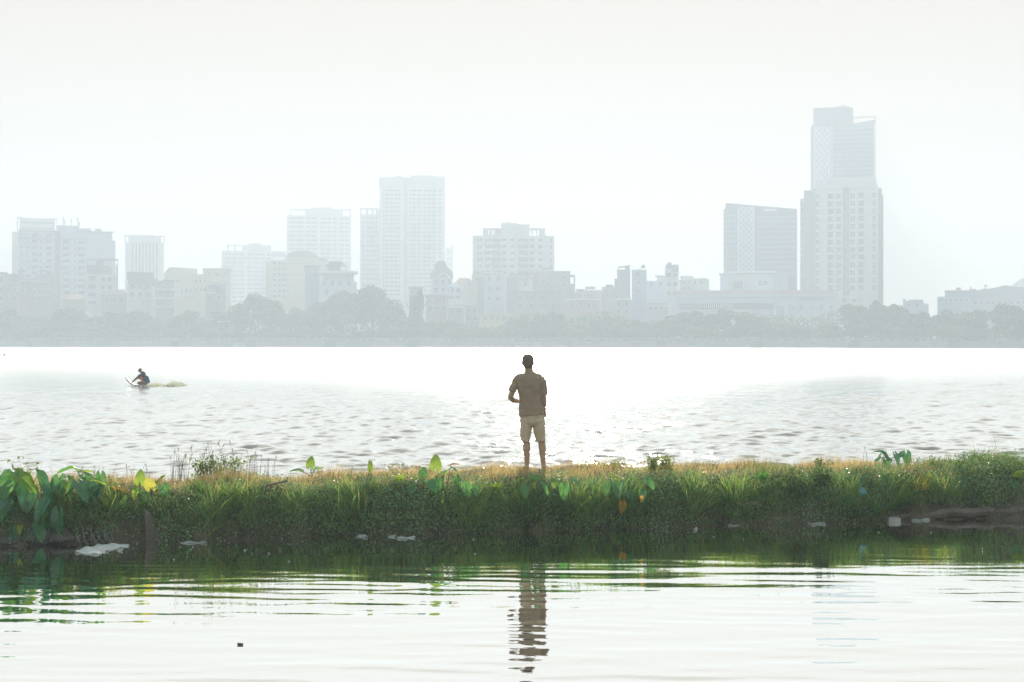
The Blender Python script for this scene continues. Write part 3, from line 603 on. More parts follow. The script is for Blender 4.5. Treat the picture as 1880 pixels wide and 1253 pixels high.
MW = {}
def cm(name, c, var=.07, sc=.12): 
    if name not in MW: MW[name] = mat(name, c, .85, var, sc)
    return MW[name]
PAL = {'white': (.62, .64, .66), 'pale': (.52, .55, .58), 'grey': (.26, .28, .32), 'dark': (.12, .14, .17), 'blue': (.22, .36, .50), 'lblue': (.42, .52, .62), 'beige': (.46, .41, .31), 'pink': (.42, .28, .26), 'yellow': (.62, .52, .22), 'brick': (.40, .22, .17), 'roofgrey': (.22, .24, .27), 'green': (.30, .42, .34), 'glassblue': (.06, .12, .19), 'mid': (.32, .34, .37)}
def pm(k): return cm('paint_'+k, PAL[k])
m_win = mat('window_glass', (.10, .12, .15), .25, .2, .5, spec=.5)
m_trim = cm('trim_white', (.66, .67, .68))
WMESH = {}
def win_mesh(wm, hm, style='plain'):
    key = (round(wm, 1), round(hm, 1), style)
    if key not in WMESH:
        b = MB(); b.box(-wm/2, wm/2, -.06, .05, 0, hm); b.cur = 1
        t = .12
        for q in ((-wm/2-t, -wm/2, 0, hm), (wm/2, wm/2+t, 0, hm)): b.box(q[0], q[1], -.16, .05, q[2], q[3])
        b.box(-wm/2-t, wm/2+t, -.2, .05, -t, 0); b.box(-wm/2-t, wm/2+t, -.18, .05, hm, hm+t)
        if style == 'cross': b.box(-.08, .08, -.11, -.06, 0, hm); b.box(-wm/2, wm/2, -.115, -.06, hm*.45, hm*.45+.14)
        me = b.mesh('window'); me.materials.append(m_win); me.materials.append(m_trim); WMESH[key] = me
    return WMESH[key]
class B:
    """a building: pixel columns/rows at distance D, local origin at base centre"""
    def __init__(s, name, label, cat, px0, px1, D, depth=14, group=None, rz=0):
        for _ in range(4): D = max(D, SY(XW((px0+px1)/2, D))+34)
        s.D = D; s.cx = XW((px0+px1)/2, D); s.z0 = 2.3; s.depth = depth
        s.c = math.cos(math.atan(s.cx/D)); s.root = empty(name, (s.cx, D, s.z0), -math.atan(s.cx/D)); tag(s.root, label, cat, group); s.n = 0
    def x(s, px): return (XW(px, s.D)-s.cx)*s.c
    def z(s, py): return ZW(py, s.D)-s.z0
    def part(s, name, mt, boxes, inset=0):
        """boxes: (px0, px1, ytop, ybot, y_front, y_back) metres behind the facade"""
        if len(boxes) > 1 and name not in ('wall', 'roof_frame', 'upper_tier', 'roof_house', 'roof', 'terrace', 'roof_tank'):
            for q in boxes: r = s.part(name, mt, [q])
            return r
        m = MB()
        for i, q in enumerate(boxes):
            px0, px1, yt, yb = q[:4]; f = q[4] if len(q) > 4 else 0; bk = q[5] if len(q) > 5 else s.depth
            m.box(s.x(px0), s.x(px1), f, bk, s.z(yb) if yb is not None else -3, s.z(yt))
        return m.build(name, mt, s.root)
    def poly(s, name, mt, pts, f, bk): m = MB(); m.prism([(s.x(a), s.z(b)) for a, b in pts], f, bk); return m.build(name, mt, s.root)
    def wins(s, pxs, pys, w, h, style='plain', f=0):
        k = s.D/F; me = win_mesh(w*k, h*k, style); extra = []
        for py in pys:
            for px in pxs:
                s.n += 1
                loc = (s.x(px), f, s.z(py+h/2))
                if s.n <= 100:
                    o = bpy.data.objects.new('window', me); col.objects.link(o); o.parent = s.root; o.location = loc
                else: extra.append(loc)
        if extra:
            b = MB()
            for l in extra: b.box(l[0]-w*k/2, l[0]+w*k/2, f-.06, f+.05, l[2], l[2]+h*k)
            tag(b.build('window_rows', m_win, s.root), kind='stuff')
    def roof(s, px0, px1, yb, yt, mt, inset=.3, over=2, name='roof'):
        """hip roof"""
        x0, x1 = s.x(px0-over), s.x(px1+over); z0, z1 = s.z(yb), s.z(yt); w_ = (x1-x0)*inset; y0, y1 = -.4, s.depth+.4; m = MB(); dy = (y1-y0)*.4
        A = [(x0, y0, z0), (x1, y0, z0), (x1, y1, z0), (x0, y1, z0)]; T = [(x0+w_, y0+dy, z1), (x1-w_, y0+dy, z1), (x1-w_, y1-dy, z1), (x0+w_, y1-dy, z1)]
        for i in range(4): m.face([A[i], A[(i+1) % 4], T[(i+1) % 4], T[i]])
        m.face(T); m.face(A[::-1]); return m.build(name, mt, s.root)
def frange(a, b, n): return [a+(b-a)*i/(n-1) for i in range(n)]

# --- left block
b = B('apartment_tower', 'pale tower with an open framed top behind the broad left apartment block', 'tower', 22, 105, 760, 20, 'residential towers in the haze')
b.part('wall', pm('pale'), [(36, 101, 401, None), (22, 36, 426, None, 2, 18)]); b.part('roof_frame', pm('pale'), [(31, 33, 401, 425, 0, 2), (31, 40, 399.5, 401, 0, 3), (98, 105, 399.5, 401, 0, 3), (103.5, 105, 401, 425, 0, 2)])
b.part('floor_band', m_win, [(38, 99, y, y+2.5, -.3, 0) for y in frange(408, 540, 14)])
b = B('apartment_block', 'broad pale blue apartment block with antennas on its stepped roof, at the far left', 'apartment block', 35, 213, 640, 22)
b.part('wall', pm('lblue'), [(35, 101, 425, None), (111, 207, 425, None), (207, 213, 440, None, 2, 20)]); b.part('recess', pm('grey'), [(101, 111, 425, None, 1.5, 22)])
b.part('parapet', pm('mid'), [(33, 104, 424, 426, -.6, 0), (140, 211, 424, 426, -.6, 0), (34, 160, 438, 439.5, -.5, 0)])
b.part('roof_house', pm('lblue'), [(105, 145, 413.5, 425, 3, 15), (145, 168, 418, 425, 3, 15), (175, 187, 418, 425, 3, 12)])
b.wins([64, 90], frange(433, 560, 12), 9, 5.5); b.wins([121, 150], frange(445, 560, 11), 12, 5.5); b.wins([75, 138], frange(445, 550, 10), 3, 5); b.wins([40, 51], frange(456, 520, 6), 4, 4)
for a, t in ((116, 396), (119, 402), (131, 399), (143, 396), (146, 404)):
    m = MB(); m.tube([(b.x(a), 6, b.z(414)), (b.x(a), 6, b.z(t))], .18, 5); m.tube([(b.x(a)-.5, 6, b.z(t+5)), (b.x(a)+.5, 6, b.z(t+5))], .13, 4); m.build('antenna', pm('roofgrey'), b.root)
b = B('apartment_tower', 'narrow ribbed white tower with open corner frames right of the broad left block', 'tower', 229, 303, 780, 20, 'residential towers in the haze')
b.part('wall', pm('white'), [(236, 296, 434, None), (230, 236, 445, None), (296, 301, 445, None)]); b.part('roof_frame', pm('white'), [(229, 303, 432.5, 434.5, 0, 3), (229, 231, 434, 446, 0, 2), (301, 303, 434, 446, 0, 2), (245, 285, 431, 433, 4, 10)])
b.part('rib', pm('pale'), [(x, x+2.2, 443, None, -.7, 0) for x in frange(240, 290, 9)]); b.part('floor_band', m_win, [(x+2.6, x+5, 446, None, -.12, 0) for x in frange(240, 284, 8)])
# --- low rise left
b = B('house', 'white five storey house with a dark terrace frame, standing before the broad left block', 'house', 159, 217, 575, 12, 'houses behind the shore trees')
b.part('wall', pm('pale'), [(160, 213, 504, None), (213, 217, 486, None, 1, 12)]); b.part('terrace', pm('grey'), [(159, 200, 487, 490, -.5, 10), (160, 205, 490, 504, .3, 10), (159, 217, 475, 477, 0, 8), (160, 161.5, 477, 487, 0, .5), (203, 204.5, 477, 487, 0, .5), (215.5, 217, 477, 487, 0, .5), (176, 190, 479, 487, 3, 7)])
b.wins([169], frange(511, 556, 4), 12, 7); b.wins([189, 201], frange(513, 542, 3), 8, 7)
b = B('house', 'dark grey house with a thin white canopy at the far left edge', 'house', -15, 40, 560, 14, 'houses behind the shore trees')
b.part('wall', pm('grey'), [(-15, 34, 503, None)]); b.part('roof', pm('roofgrey'), [(-15, 14, 500, 503, -.5, 14), (14, 40, 506, 508, -.3, 13)]); b.part('awning', m_trim, [(-4, 8, 524, 525.5, -1.5, 0), (0, 8, 506, 507.2, -1, 0)]); b.wins([2, 14, 26], [515, 532, 548], 6, 8)
b = B('house', 'slim pinkish house between the left edge and the white roofed one', 'house', 33, 62, 566, 12, 'houses behind the shore trees')
b.part('wall', pm('pink'), [(35, 62, 512, None)]); b.part('roof', pm('roofgrey'), [(32, 45, 496, 498, -.3, 10), (33, 43, 498, 512, 1, 9)]); b.wins([42, 52], [520, 534], 6, 7)
b = B('house', 'dark fronted house with a glowing white roof sheet and a pink side wall', 'house', 64, 104, 562, 12, 'houses behind the shore trees')
b.part('wall', pm('grey'), [(65, 93, 504, None)]); b.part('side_wall', pm('pink'), [(93, 104, 502, None, .5, 12)]); b.part('roof', m_trim, [(72, 99, 495, 497, -.6, 10)]); b.part('balcony', pm('pale'), [(64, 94, y, y+1.5, -.8, 0) for y in (517, 530, 543)]); b.part('post', pm('grey'), [(73, 74, 497, 504, 0, .4), (97, 98, 497, 504, 0, .4)])
b = B('house', 'low pale orange roofed house right of the dark fronted one', 'house', 112, 158, 552, 12, 'houses behind the shore trees')
b.part('wall', pm('beige'), [(114, 157, 550, None)]); b.roof(114, 157, 550, 540, cm('tile_orange', (.55, .36, .26)))
b = B('house', 'low brown roofed house below the gap between two left towers', 'house', 185, 234, 558, 12, 'houses behind the shore trees')
b.part('wall', pm('grey'), [(186, 233, 541, None)]); b.roof(186, 233, 541, 531, pm('brick'), .15); b.wins([196, 210, 224], [552], 6, 8)
b = B('house', 'grey house with a two step dark roof under the ribbed white tower', 'house', 232, 284, 566, 14, 'houses behind the shore trees')
b.part('wall', pm('pale'), [(234, 281, 522, None)]); b.part('roof', pm('roofgrey'), [(233, 283, 500, 512, .5, 13), (235, 290, 512, 522, .2, 13)]); b.part('roof_edge', m_trim, [(233, 258, 499, 500.3, -.3, 3), (260, 282, 499, 500.3, -.3, 3)]); b.wins([243, 257, 270], [526, 541], 9, 9)
b = B('house', 'dark house with deep balconies and a bright roof edge right of the two step roof', 'house', 282, 328, 560, 14, 'houses behind the shore trees')
b.part('wall', pm('grey'), [(284, 322, 516, None)]); b.part('roof', m_trim, [(299, 327, 512.5, 514.5, -.8, 12)]); b.part('balcony', pm('pale'), [(284, 326, y, y+4, -1.2, 0) for y in (530, 546, 562)]); b.part('pillar', pm('white'), [(320, 323, 514, None, -1, 0)]); b.wins([295, 309], [520, 537], 9, 8)
b = B('house', 'beige house with a shallow slanted gable left of centre left', 'house', 298, 362, 640, 14, 'houses behind the shore trees')
b.part('wall', pm('beige'), [(302, 361, 505, None)]); b.poly('gable', pm('beige'), [(300, 505), (309, 492), (320, 491), (362, 494), (362, 505)], 0, 12); b.wins([334, 342, 350], [534], 4, 8); b.part('ledge', pm('white'), [(328, 365, 541, 543, -.8, 0)])
b = B('house', 'square beige block between the slanted gable house and the framed tower', 'house', 371, 425, 650, 14, 'houses behind the shore trees')
b.part('wall', pm('beige'), [(373, 424, 496, None)]); b.part('roof', pm('mid'), [(372, 425, 493, 496, -.5, 13)]); b.wins([384, 398, 412], frange(504, 540, 3), 5, 6)
b = B('house', 'low plain beige house filling the gap between the gable house and the square block', 'house', 352, 384, 620, 12, 'houses behind the shore trees')
b.part('wall', pm('beige'), [(353, 383, 506, None)]); b.part('parapet', pm('mid'), [(352, 384, 504, 506.5, -.3, .4)]); b.wins([360, 368, 376], [516, 532], 4, 5)
b = B('house', 'dark blue grey house with a white awning in front of the square beige block', 'house', 377, 416, 566, 12, 'houses behind the shore trees')
b.part('wall', cm('slate_blue', (.20, .25, .31)), [(378, 414, 523, None)]); b.part('awning', m_trim, [(384, 408, 518, 519.5, -1, 6), (378, 396, 538, 540, -1.4, 0)]); b.wins([386, 402], [528, 547], 8, 8)
b = B('house', 'low cream villa in the trees at the far left', 'house', 52, 92, 538, 10, 'houses behind the shore trees')
b.part('wall', pm('pink'), [(54, 90, 567, None)]); b.part('roof', pm('roofgrey'), [(52, 92, 564, 567, -.6, 10)]); b.wins([66, 74, 82], [570], 4, 9)
# --- centre left towers
def restower(label, px0, px1, yt, D, bandy, fr, ribs, side=None, colr='pale', extra=()):
    b = B('apartment_tower', label, 'tower', px0, px1, D, 22, 'residential towers in the haze')
    b.part('wall', pm(colr), [(px0, px1, yt, None)]+list(extra))
    if fr: b.part('roof_frame', pm(colr), fr)
    for y in bandy: b.part('floor_band', m_win, [(px0+2, px1-2, y, y+2.6, -.25, 0)])
    b.part('pier', m_trim if colr == 'white' else pm('white'), [(x, x+w_, yt+3, None, -.6, 0) for x, w_ in ribs]); return b
restower('low wide tower with an open framed top left of the beige domed block', 407, 505, 461, 900, frange(466, 560, 13), [(417, 447, 449.5, 451.5, 2, 6), (417, 420, 451, 461, 2, 4), (430, 433, 451, 461, 2, 4), (445, 448, 451, 461, 2, 4), (448, 498, 450, 461, 2, 18), (456, 480, 446, 450, 4, 14)], [(410, 2), (424, 2), (436, 2), (449, 5), (463, 1.6), (476, 1.6), (486, 4), (497, 2)], extra=[(505, 526, 461, None, 3, 20)])
restower('medium tower with a rounded roof house, left of the slim paired tower', 527, 645, 396, 920, frange(400, 545, 19), [(532, 560, 384, 386, 2, 6), (532, 535, 386, 396, 2, 4), (560, 614, 383, 396, 2, 18), (574, 608, 380, 383, 4, 14), (614, 630, 383, 396, 3, 14), (630, 645, 383, 385, 2, 6), (642.5, 645, 385, 396, 2, 4)], [(530, 2), (543, 1.4), (558, 3), (570, 1.4), (582, 6), (598, 1.4), (608, 3), (618, 5), (632, 1.4), (642, 2)])
restower('slim tower with an open top attached to the left of the tallest pale tower', 661, 697, 394, 880, frange(399, 520, 15), [(661, 697, 382, 384, 1, 6), (661, 664, 384, 394, 1, 4), (672, 676, 384, 394, 1, 6), (682, 686, 384, 394, 1, 6), (690, 697, 384, 394, 1, 8)], [(662, 3), (670, 2), (679, 1.2), (687, 1.2), (694, 2)])
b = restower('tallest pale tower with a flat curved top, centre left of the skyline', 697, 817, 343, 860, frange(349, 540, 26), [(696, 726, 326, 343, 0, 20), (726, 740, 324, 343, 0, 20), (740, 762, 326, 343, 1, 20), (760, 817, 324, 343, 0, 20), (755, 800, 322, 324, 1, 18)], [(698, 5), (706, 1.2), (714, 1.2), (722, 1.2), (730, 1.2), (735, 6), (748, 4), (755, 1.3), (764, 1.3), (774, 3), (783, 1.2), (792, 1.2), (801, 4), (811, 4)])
b.part('recess', pm('mid'), [(741, 747, 330, None, -.7, 0)])
b = B('apartment_tower', 'faint narrow tower peeking out right of the tallest pale tower', 'tower', 817, 833, 1000, 18, 'residential towers in the haze'); b.part('wall', pm('white'), [(818, 832, 455, None), (827, 831, 450, 455, 1, 10)]); b.wins([823, 828], frange(462, 500, 4), 2, 4)
# beige domed
b = B('hotel', 'beige block with a low domed grey roof in front of the medium tower', 'hotel', 487, 600, 690, 20)
b.part('wall', pm('beige'), [(498, 527, 479, None), (527, 584, 472, None, -1, 20), (584, 600, 478, None, 1, 20), (487, 498, 480, None, 4, 20)])
b.roof(498, 527, 479, 471, pm('roofgrey'), .2); m = MB(); m.prism([(b.x(525), b.z(472)), (b.x(530), b.z(467)), (b.x(538), b.z(462)), (b.x(556), b.z(460)), (b.x(570), b.z(462)), (b.x(580), b.z(468)), (b.x(585), b.z(472))], -1.4, 18); m.build('dome_roof', pm('roofgrey'), b.root); b.part('roof_edge', pm('roofgrey'), [(585, 601, 474, 478, .6, 18)])
b.wins([504, 513, 521, 534, 543, 552, 561, 570, 579], frange(484, 544, 7), 5, 5); b.part('ledge', pm('white'), [(497, 585, y, y+1, -1.5, 0) for y in frange(481, 541, 7)])
b = B('house', 'flat slate blue house wall between the domed block and the pagoda house', 'house', 559, 588, 600, 12, 'houses behind the shore trees'); b.part('wall', cm('slate_blue2', (.24, .32, .42)), [(560, 586, 490, None)]); b.part('roof', pm('roofgrey'), [(558, 588, 487.5, 490, -.5, 12)]); b.wins([578], [505], 5, 5)
b = B('pagoda_house', 'white villa with a pagoda roofed belvedere and thin white roof slab', 'house', 584, 657, 590, 14)
b.part('wall', pm('lblue'), [(588, 655, 517, None), (594, 650, 502, 517, 1.5, 12)]); b.part('roof_slab', m_trim, [(584, 657, 498, 502, -1.5, 14)])
b.part('belvedere_post', pm('mid'), [(x, x+2, 487, 498, y_, y_+1) for x in (600, 612, 624, 634) for y_ in (1, 9)]); b.part('belvedere_wall', pm('grey'), [(601, 625, 488, 498, 3, 9)])
for i, (a, c, y0, y1) in enumerate(((597, 638, 487, 481), (603, 630, 481, 475))):
    m = MB(); x0, x1, z0, z1 = b.x(a), b.x(c), b.z(y0), b.z(y1); w_ = (x1-x0)*.28; A = [(x0, 0, z0), (x1, 0, z0), (x1, 11, z0), (x0, 11, z0)]; T = [(x0+w_, 4, z1), (x1-w_, 4, z1), (x1-w_, 7, z1), (x0+w_, 7, z1)]
    for k in range(4): m.face([A[k], A[(k+1) % 4], T[(k+1) % 4], T[k]])
    m.face(T); m.face(A[::-1]); m.build('pagoda_roof', pm('roofgrey'), b.root)
b.wins([595, 610, 625, 640], [520], 6, 9); b.wins([600, 618, 632], [536], 6, 9); b.wins([640, 648], [505], 4, 7)
# ornate house
b = B('ornate_house', 'ornate house with a stepped dark roof and arch beside the tallest pale tower', 'house', 789, 834, 600, 12)
b.part('wall', pm('lblue'), [(792, 830, 510, None)]); b.poly('roof', pm('grey'), [(789, 510), (792, 498), (797, 497), (798, 486), (803, 480), (812, 478), (818, 481), (820, 490), (826, 494), (831, 500), (832, 510)], .3, 11)
m = MB()
for k in range(10):
    a0, a1 = math.pi*k/10, math.pi*(k+1)/10; cx, cz = b.x(815), b.z(513); r0, r1 = 2.0, 2.7; m.prism([(cx+r0*math.cos(a0), cz+r0*math.sin(a0)), (cx+r1*math.cos(a0), cz+r1*math.sin(a0)), (cx+r1*math.cos(a1), cz+r1*math.sin(a1)), (cx+r0*math.cos(a1), cz+r0*math.sin(a1))], -.5, .3)
m.build('arch', pm('white'), b.root); b.wins([800, 813, 825], [518, 533], 6, 9); b.part('ledge', pm('white'), [(791, 831, 511, 513, -.6, 0), (791, 831, 527, 528.5, -.6, 0)])
b = B('house', 'narrow dark block with plants on its roof between two tree groups', 'house', 749, 778, 560, 10, 'houses behind the shore trees'); b.part('wall', cm('dark_grey', (.2, .21, .24)), [(751, 776, 530, None)]); b.part('roof', pm('roofgrey'), [(750, 777, 527, 530, -.4, 10)]); b.wins([757, 769], [536, 552], 6, 7)
b = B('house', 'pale blue small house below the ornate one', 'house', 812, 850, 560, 10, 'houses behind the shore trees'); b.part('wall', pm('lblue'), [(824, 848, 527, None), (813, 824, 540, None)]); b.roof(826, 846, 527, 519, pm('blue'), .35, 1); b.wins([830, 841], [533, 546], 6, 6)
b = B('house', 'cream house with a faint red tile roof left of the eight storey block', 'house', 834, 870, 640, 12, 'houses behind the shore trees'); b.part('wall', pm('beige'), [(835, 869, 520, None)]); b.roof(836, 868, 520, 510, pm('brick'), .25); b.wins([843, 853, 863], [524], 4, 5)
# eight storey block
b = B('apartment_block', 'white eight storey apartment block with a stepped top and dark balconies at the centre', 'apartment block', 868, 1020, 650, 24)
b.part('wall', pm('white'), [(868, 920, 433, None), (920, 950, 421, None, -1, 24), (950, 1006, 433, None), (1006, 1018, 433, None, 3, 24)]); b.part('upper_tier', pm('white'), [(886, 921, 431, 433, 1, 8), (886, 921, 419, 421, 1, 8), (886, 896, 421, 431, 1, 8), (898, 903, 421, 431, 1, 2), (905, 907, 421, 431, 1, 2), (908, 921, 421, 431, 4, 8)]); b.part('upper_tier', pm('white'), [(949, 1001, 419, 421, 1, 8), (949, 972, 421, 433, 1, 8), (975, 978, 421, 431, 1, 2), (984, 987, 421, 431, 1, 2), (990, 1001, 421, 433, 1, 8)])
b.part('roof_house', pm('white'), [(920, 950, 409, 421, 2, 16), (950, 972, 411, 421, 4, 16), (932, 936, 407, 409, 3, 5)])
for y in frange(441, 501, 6):
    b.part('balcony', m_trim, [(888, 919, y+4.5, y+7.5, -1.4, 0), (951, 986, y+4.5, y+7.5, -1.4, 0)]); b.part('balcony_opening', pm('roofgrey'), [(903, 919, y-2.5, y+4.5, -.15, 0), (952, 970, y-2.5, y+4.5, -.15, 0)])
b.wins([878, 883, 893, 898], frange(441, 501, 6), 4, 5); b.wins([926, 941], frange(441, 501, 6), 8, 4, f=-1); b.wins([977, 992], frange(441, 501, 6), 7, 5); b.wins([1012], frange(441, 490, 5), 3, 7, f=3)
# centre low rises
cen = [('house', 'pale cream house left part of the dense centre cluster', 866, 900, 505, 620, 'beige', [(868, 898, 498, 505, 1, 8)], [876, 890], [512, 524]),
       ('house', 'narrow grey blue house wall left of the white balcony house', 876, 890, 510, 585, 'grey', [], [], []),
       ('house', 'light blue house with white balconies in the dense centre cluster', 888, 926, 507, 575, 'lblue', [(886, 924, 500.5, 503, -.5, 8)], [898, 914], [512, 530, 548]),
       ('house', 'mauve grey house with a stepped roof terrace in the dense centre cluster', 930, 976, 508, 600, 'grey', [(934, 975, 502, 504.5, 0, 9), (934, 936, 504, 508, 0, 1), (973, 975, 504, 508, 0, 1)], [944, 966], [514]),
       ('house', 'white windowed house between the mauve and the pinkish brown ones', 952, 978, 517, 585, 'pale', [], [965], [515+7, 538]),
       ('house', 'pinkish brown house with a water tank frame, tallest of the centre cluster', 976, 1016, 498, 610, 'pink', [(994, 1014, 491, 494, 1, 7), (996, 998, 494, 498, 1, 2), (1010, 1012, 494, 498, 1, 2)], [984, 998], [505, 517]),
       ('house', 'grey green house with an open roof frame at the right end of the centre cluster', 1012, 1047, 502, 600, 'grey', [(1047, 1056, 505, 508, 0, 7), (1053, 1056, 508, 520, 0, 1), (1045, 1056, 521, 600, 0, 10), (1013, 1047, 498, 502, -.4, 9)], [1020, 1036], [510, 524]),
       ('house', 'wide dark unlit building in the middle of the centre cluster', 944, 1028, 538, 555, 'grey', [(942, 1030, 535, 538, -.5, 11)], [955, 975, 995, 1015], [548, 562]),
       ('house', 'reddish house low among the trees right of the big round tree', 782, 822, 545, 552, 'pink', [(780, 824, 541, 545, -.5, 9)], [790, 803, 815], [552, 566]),
       ('house', 'house with a white framed dark porch left of the yellow house', 822, 852, 560, 540, 'mid', [(820, 854, 563, 566, -1.2, 0), (820, 822.5, 566, 600, -1.2, 0), (851, 854, 566, 600, -1.2, 0), (822, 850, 550, 560, 1, 9)], [830, 843], [572]),
       ('house', 'grey brown house tucked between the porch house and the yellow one', 852, 882, 562, 548, 'grey', [], [860, 872], [570, 585]),
       ('yellow_house', 'small pale yellow house at the far shore left of the centre', 880, 944, 578, 520, 'yellow', [(878, 946, 575.5, 578, -.8, 9)], [890, 902, 914, 926, 937], [585, 603]),
       ('house', 'low mauve house right of the centre cluster', 1055, 1100, 536, 600, 'pink', [(1058, 1072, 531, 536, 1, 8)], [1065, 1080], [544]),
       ('house', 'low house with round water tanks on its roof right of the centre cluster', 1072, 1106, 533, 640, 'grey', [(1060, 1078, 532, 533, 0, 9)], [1080, 1092], [541]),
       ('house', 'pink low building with one white pole, at the shore right of centre', 1040, 1098, 552, 548, 'pink', [(1038, 1100, 549, 552, -.6, 10)], [1050, 1066, 1082], [560]),
       ('house', 'pale low shed at the shore right of centre', 1066, 1100, 585, 520, 'pale', [(1064, 1102, 581, 585, -.8, 9)], [1076, 1090], [590]),
       ('house', 'mauve house with an arched ridge left of the water tower house', 1105, 1130, 527, 600, 'pink', [(1112, 1126, 523, 527, 1, 8)], [1112, 1122], [534]),
       ('slim_house', 'tall grey house with a slanting roof sheet right of centre', 1133, 1157, 495, 590, 'grey', [(1148, 1156, 490, 495, 1, 8), (1128, 1134, 512, 600, 1, 10)], [], []),
       ('slim_house', 'tall light blue house with a satellite dish on its roof', 1160, 1187, 496.5, 585, 'blue', [], [1171], [504, 519, 535]),
       ('house', 'pale blue stepped house between the dish house and the slim balcony house', 1187, 1222, 516, 600, 'lblue', [(1206, 1222, 507, 516, 0, 9), (1203, 1222, 506, 508, -.4, 9)], [1196, 1213], [522]),
       ('slim_house', 'slim white house with stacked balconies and a roof tank', 1221, 1246, 487, 575, 'pale', [(1220, 1247, y, y+1.6, -1.4, 0) for y in (500, 517, 533)], [1228, 1240], [490, 505, 522, 539]),
       ('house', 'mauve house with a rounded roof right of the slim balcony house', 1247, 1275, 514, 620, 'pink', [(1248, 1273, 507, 509, -.5, 10), (1250, 1271, 509, 514, 0, 10)], [1254, 1266], [519, 530]),
       ('house', 'pale green block left of the long white building roof', 1265, 1302, 513, 640, 'green', [(1264, 1299, 511, 513, -.3, 10)], [1275, 1288], [519]),
       ('house', 'house with a bright white awning below the dish house', 1125, 1162, 552, 560, 'mid', [(1128, 1158, 548, 551, -1.6, 6)], [1136, 1150], [558, 572]),
       ('house', 'house with arched white windows below the slim balcony house', 1184, 1226, 556, 552, 'mid', [(1186, 1213, 547, 550.5, -1.2, 8), (1184, 1226, 561, 563, -.6, 0)], [1194, 1204, 1214], [566])]
for nm, lb, a, c, yt, D, cl, ex, wx, wy in cen:
    b = B(nm, lb, 'house', a, c, D, 10+(c-a)*.05, 'houses behind the shore trees'); b.part('wall', pm(cl), [(a, c, yt, None)]); 
    if ex: b.part('roof' if 'balcon' not in lb else 'balcony', pm('white') if ('white' in lb or 'balcon' in lb) else pm('roofgrey') if cl != 'yellow' else pm('yellow'), ex)
    else: b.part('parapet', m_trim if cl == 'blue' else pm(cl), [(a-.6, c+.6, yt-1, yt+.5, -.3, .3)])
    if wx: b.wins(wx, wy, 6 if nm != 'slim_house' else 7, 7)
    if 'tanks' in lb:
        for k in (1078, 1084, 1090): m = MB(); m.tube([(b.x(k), 4, b.z(531)), (b.x(k), 4, b.z(526))], .8, 10); m.build('water_tank', pm('roofgrey'), b.root)
    if 'roof tank' in lb:
        m = MB(); m.tube([(b.x(1225), 4, b.z(484)), (b.x(1233), 4, b.z(484))], .65, 10); m.build('water_tank', pm('grey'), b.root); b.part('tank_stand', pm('grey'), [(1225, 1226, 484, 488, 3.5, 4.5), (1232, 1233, 484, 488, 3.5, 4.5)]); b.part('dark_storey', pm('grey'), [(1233, 1246, 487, 500, -.2, 0)])
    if 'satellite' in lb:
        m = MB(); m.tube([(b.x(1171), 3, b.z(496)), (b.x(1180), 3, b.z(490))], .16, 5); m.ell((b.x(1181), 3, b.z(489)), (.85, .3, .85)); m.build('satellite_dish', pm('grey'), b.root)
    if 'slanting roof' in lb:
        m = MB(); m.prism([(b.x(1134), b.z(490)), (b.x(1157), b.z(487)), (b.x(1157), b.z(488)), (b.x(1134), b.z(491.2))], 0, 8); m.build('roof_sheet', pm('mid'), b.root); b.part('post', pm('grey'), [(1136, 1136.8, 490, 495, 1, 1.5), (1154, 1155, 488, 491, 1, 1.5)])
    if 'arched ridge' in lb: pass
b = B('civic_building', 'long low white building with a reddish parapet and rooftop lettering, behind the right shore trees', 'building', 1238, 1537, 545, 20)
b.part('wall', pm('lblue'), [(1240, 1420, 545, None, 1, 20), (1420, 1535, 545, None)]); b.part('parapet', cm('red_parapet', (.46, .34, .34)), [(1240, 1535, 533, 541, 1, 3)]); b.part('cornice', pm('pale'), [(1238, 1537, 541, 545.5, -.7, 20)]); b.part('fascia', pm('lblue'), [(1248, 1418, 545.5, 557, -.3, 1)])
b.part('louvre', pm('white'), [(x, x+1.3, 558, 566, -.1, 1) for x in frange(1250, 1345, 26)]); b.part('ribbon_window', m_win, [(1248, 1418, 557.5, 567, .6, 1)]); b.part('corner_tower', pm('white'), [(1421, 1425, 558, None, -.6, 0), (1440, 1445, 558, None, -.6, 0), (1421, 1445, 558, 562, -.7, 0)]); b.part('tower_glass', pm('blue'), [(1425, 1440, 562, None, -.12, 0)])
b.wins([1453, 1471, 1489, 1507, 1524], [565, 583], 6.5, 7, 'cross')
m = MB()   # unreadable raised lettering on the cornice
for i, q in enumerate(frange(1467, 1508, 9)):
    if i % 2: m.box(b.x(q), b.x(q+3.2), -.45, -.3, b.z(552), b.z(546.5))
    else: m.prism([(b.x(q), b.z(552)), (b.x(q+1.5), b.z(546.5)), (b.x(q+3.2), b.z(552))], -.45, -.3)
m.build('lettering', pm('mid'), b.root)
b = B('white_roof_house', 'low house with a long white roof slab and small gable before the slanted glass building', 'house', 1320, 1458, 600, 14)
b.part('wall', pm('lblue'), [(1322, 1420, 502.5, None), (1420, 1446, 503, None, 2, 14)]); b.part('roof_slab', m_trim, [(1338, 1425, 498.5, 501.5, -1.5, 13)]); b.part('roof', pm('mid'), [(1320, 1446, 501.7, 503.5, -.6, 14)]); b.poly('gable', pm('beige'), [(1344, 530), (1344, 514), (1356, 508), (1368, 514), (1368, 530)], -1.5, 0); b.part('gable_window', m_win, [(1348, 1364, 516, 530, -1.65, -1.5)])
b.part('glass_bay', pm('glassblue'), [(1446, 1458, 510, None, 1, 12)]); b.wins([1396, 1406, 1432], [520], 7, 8)
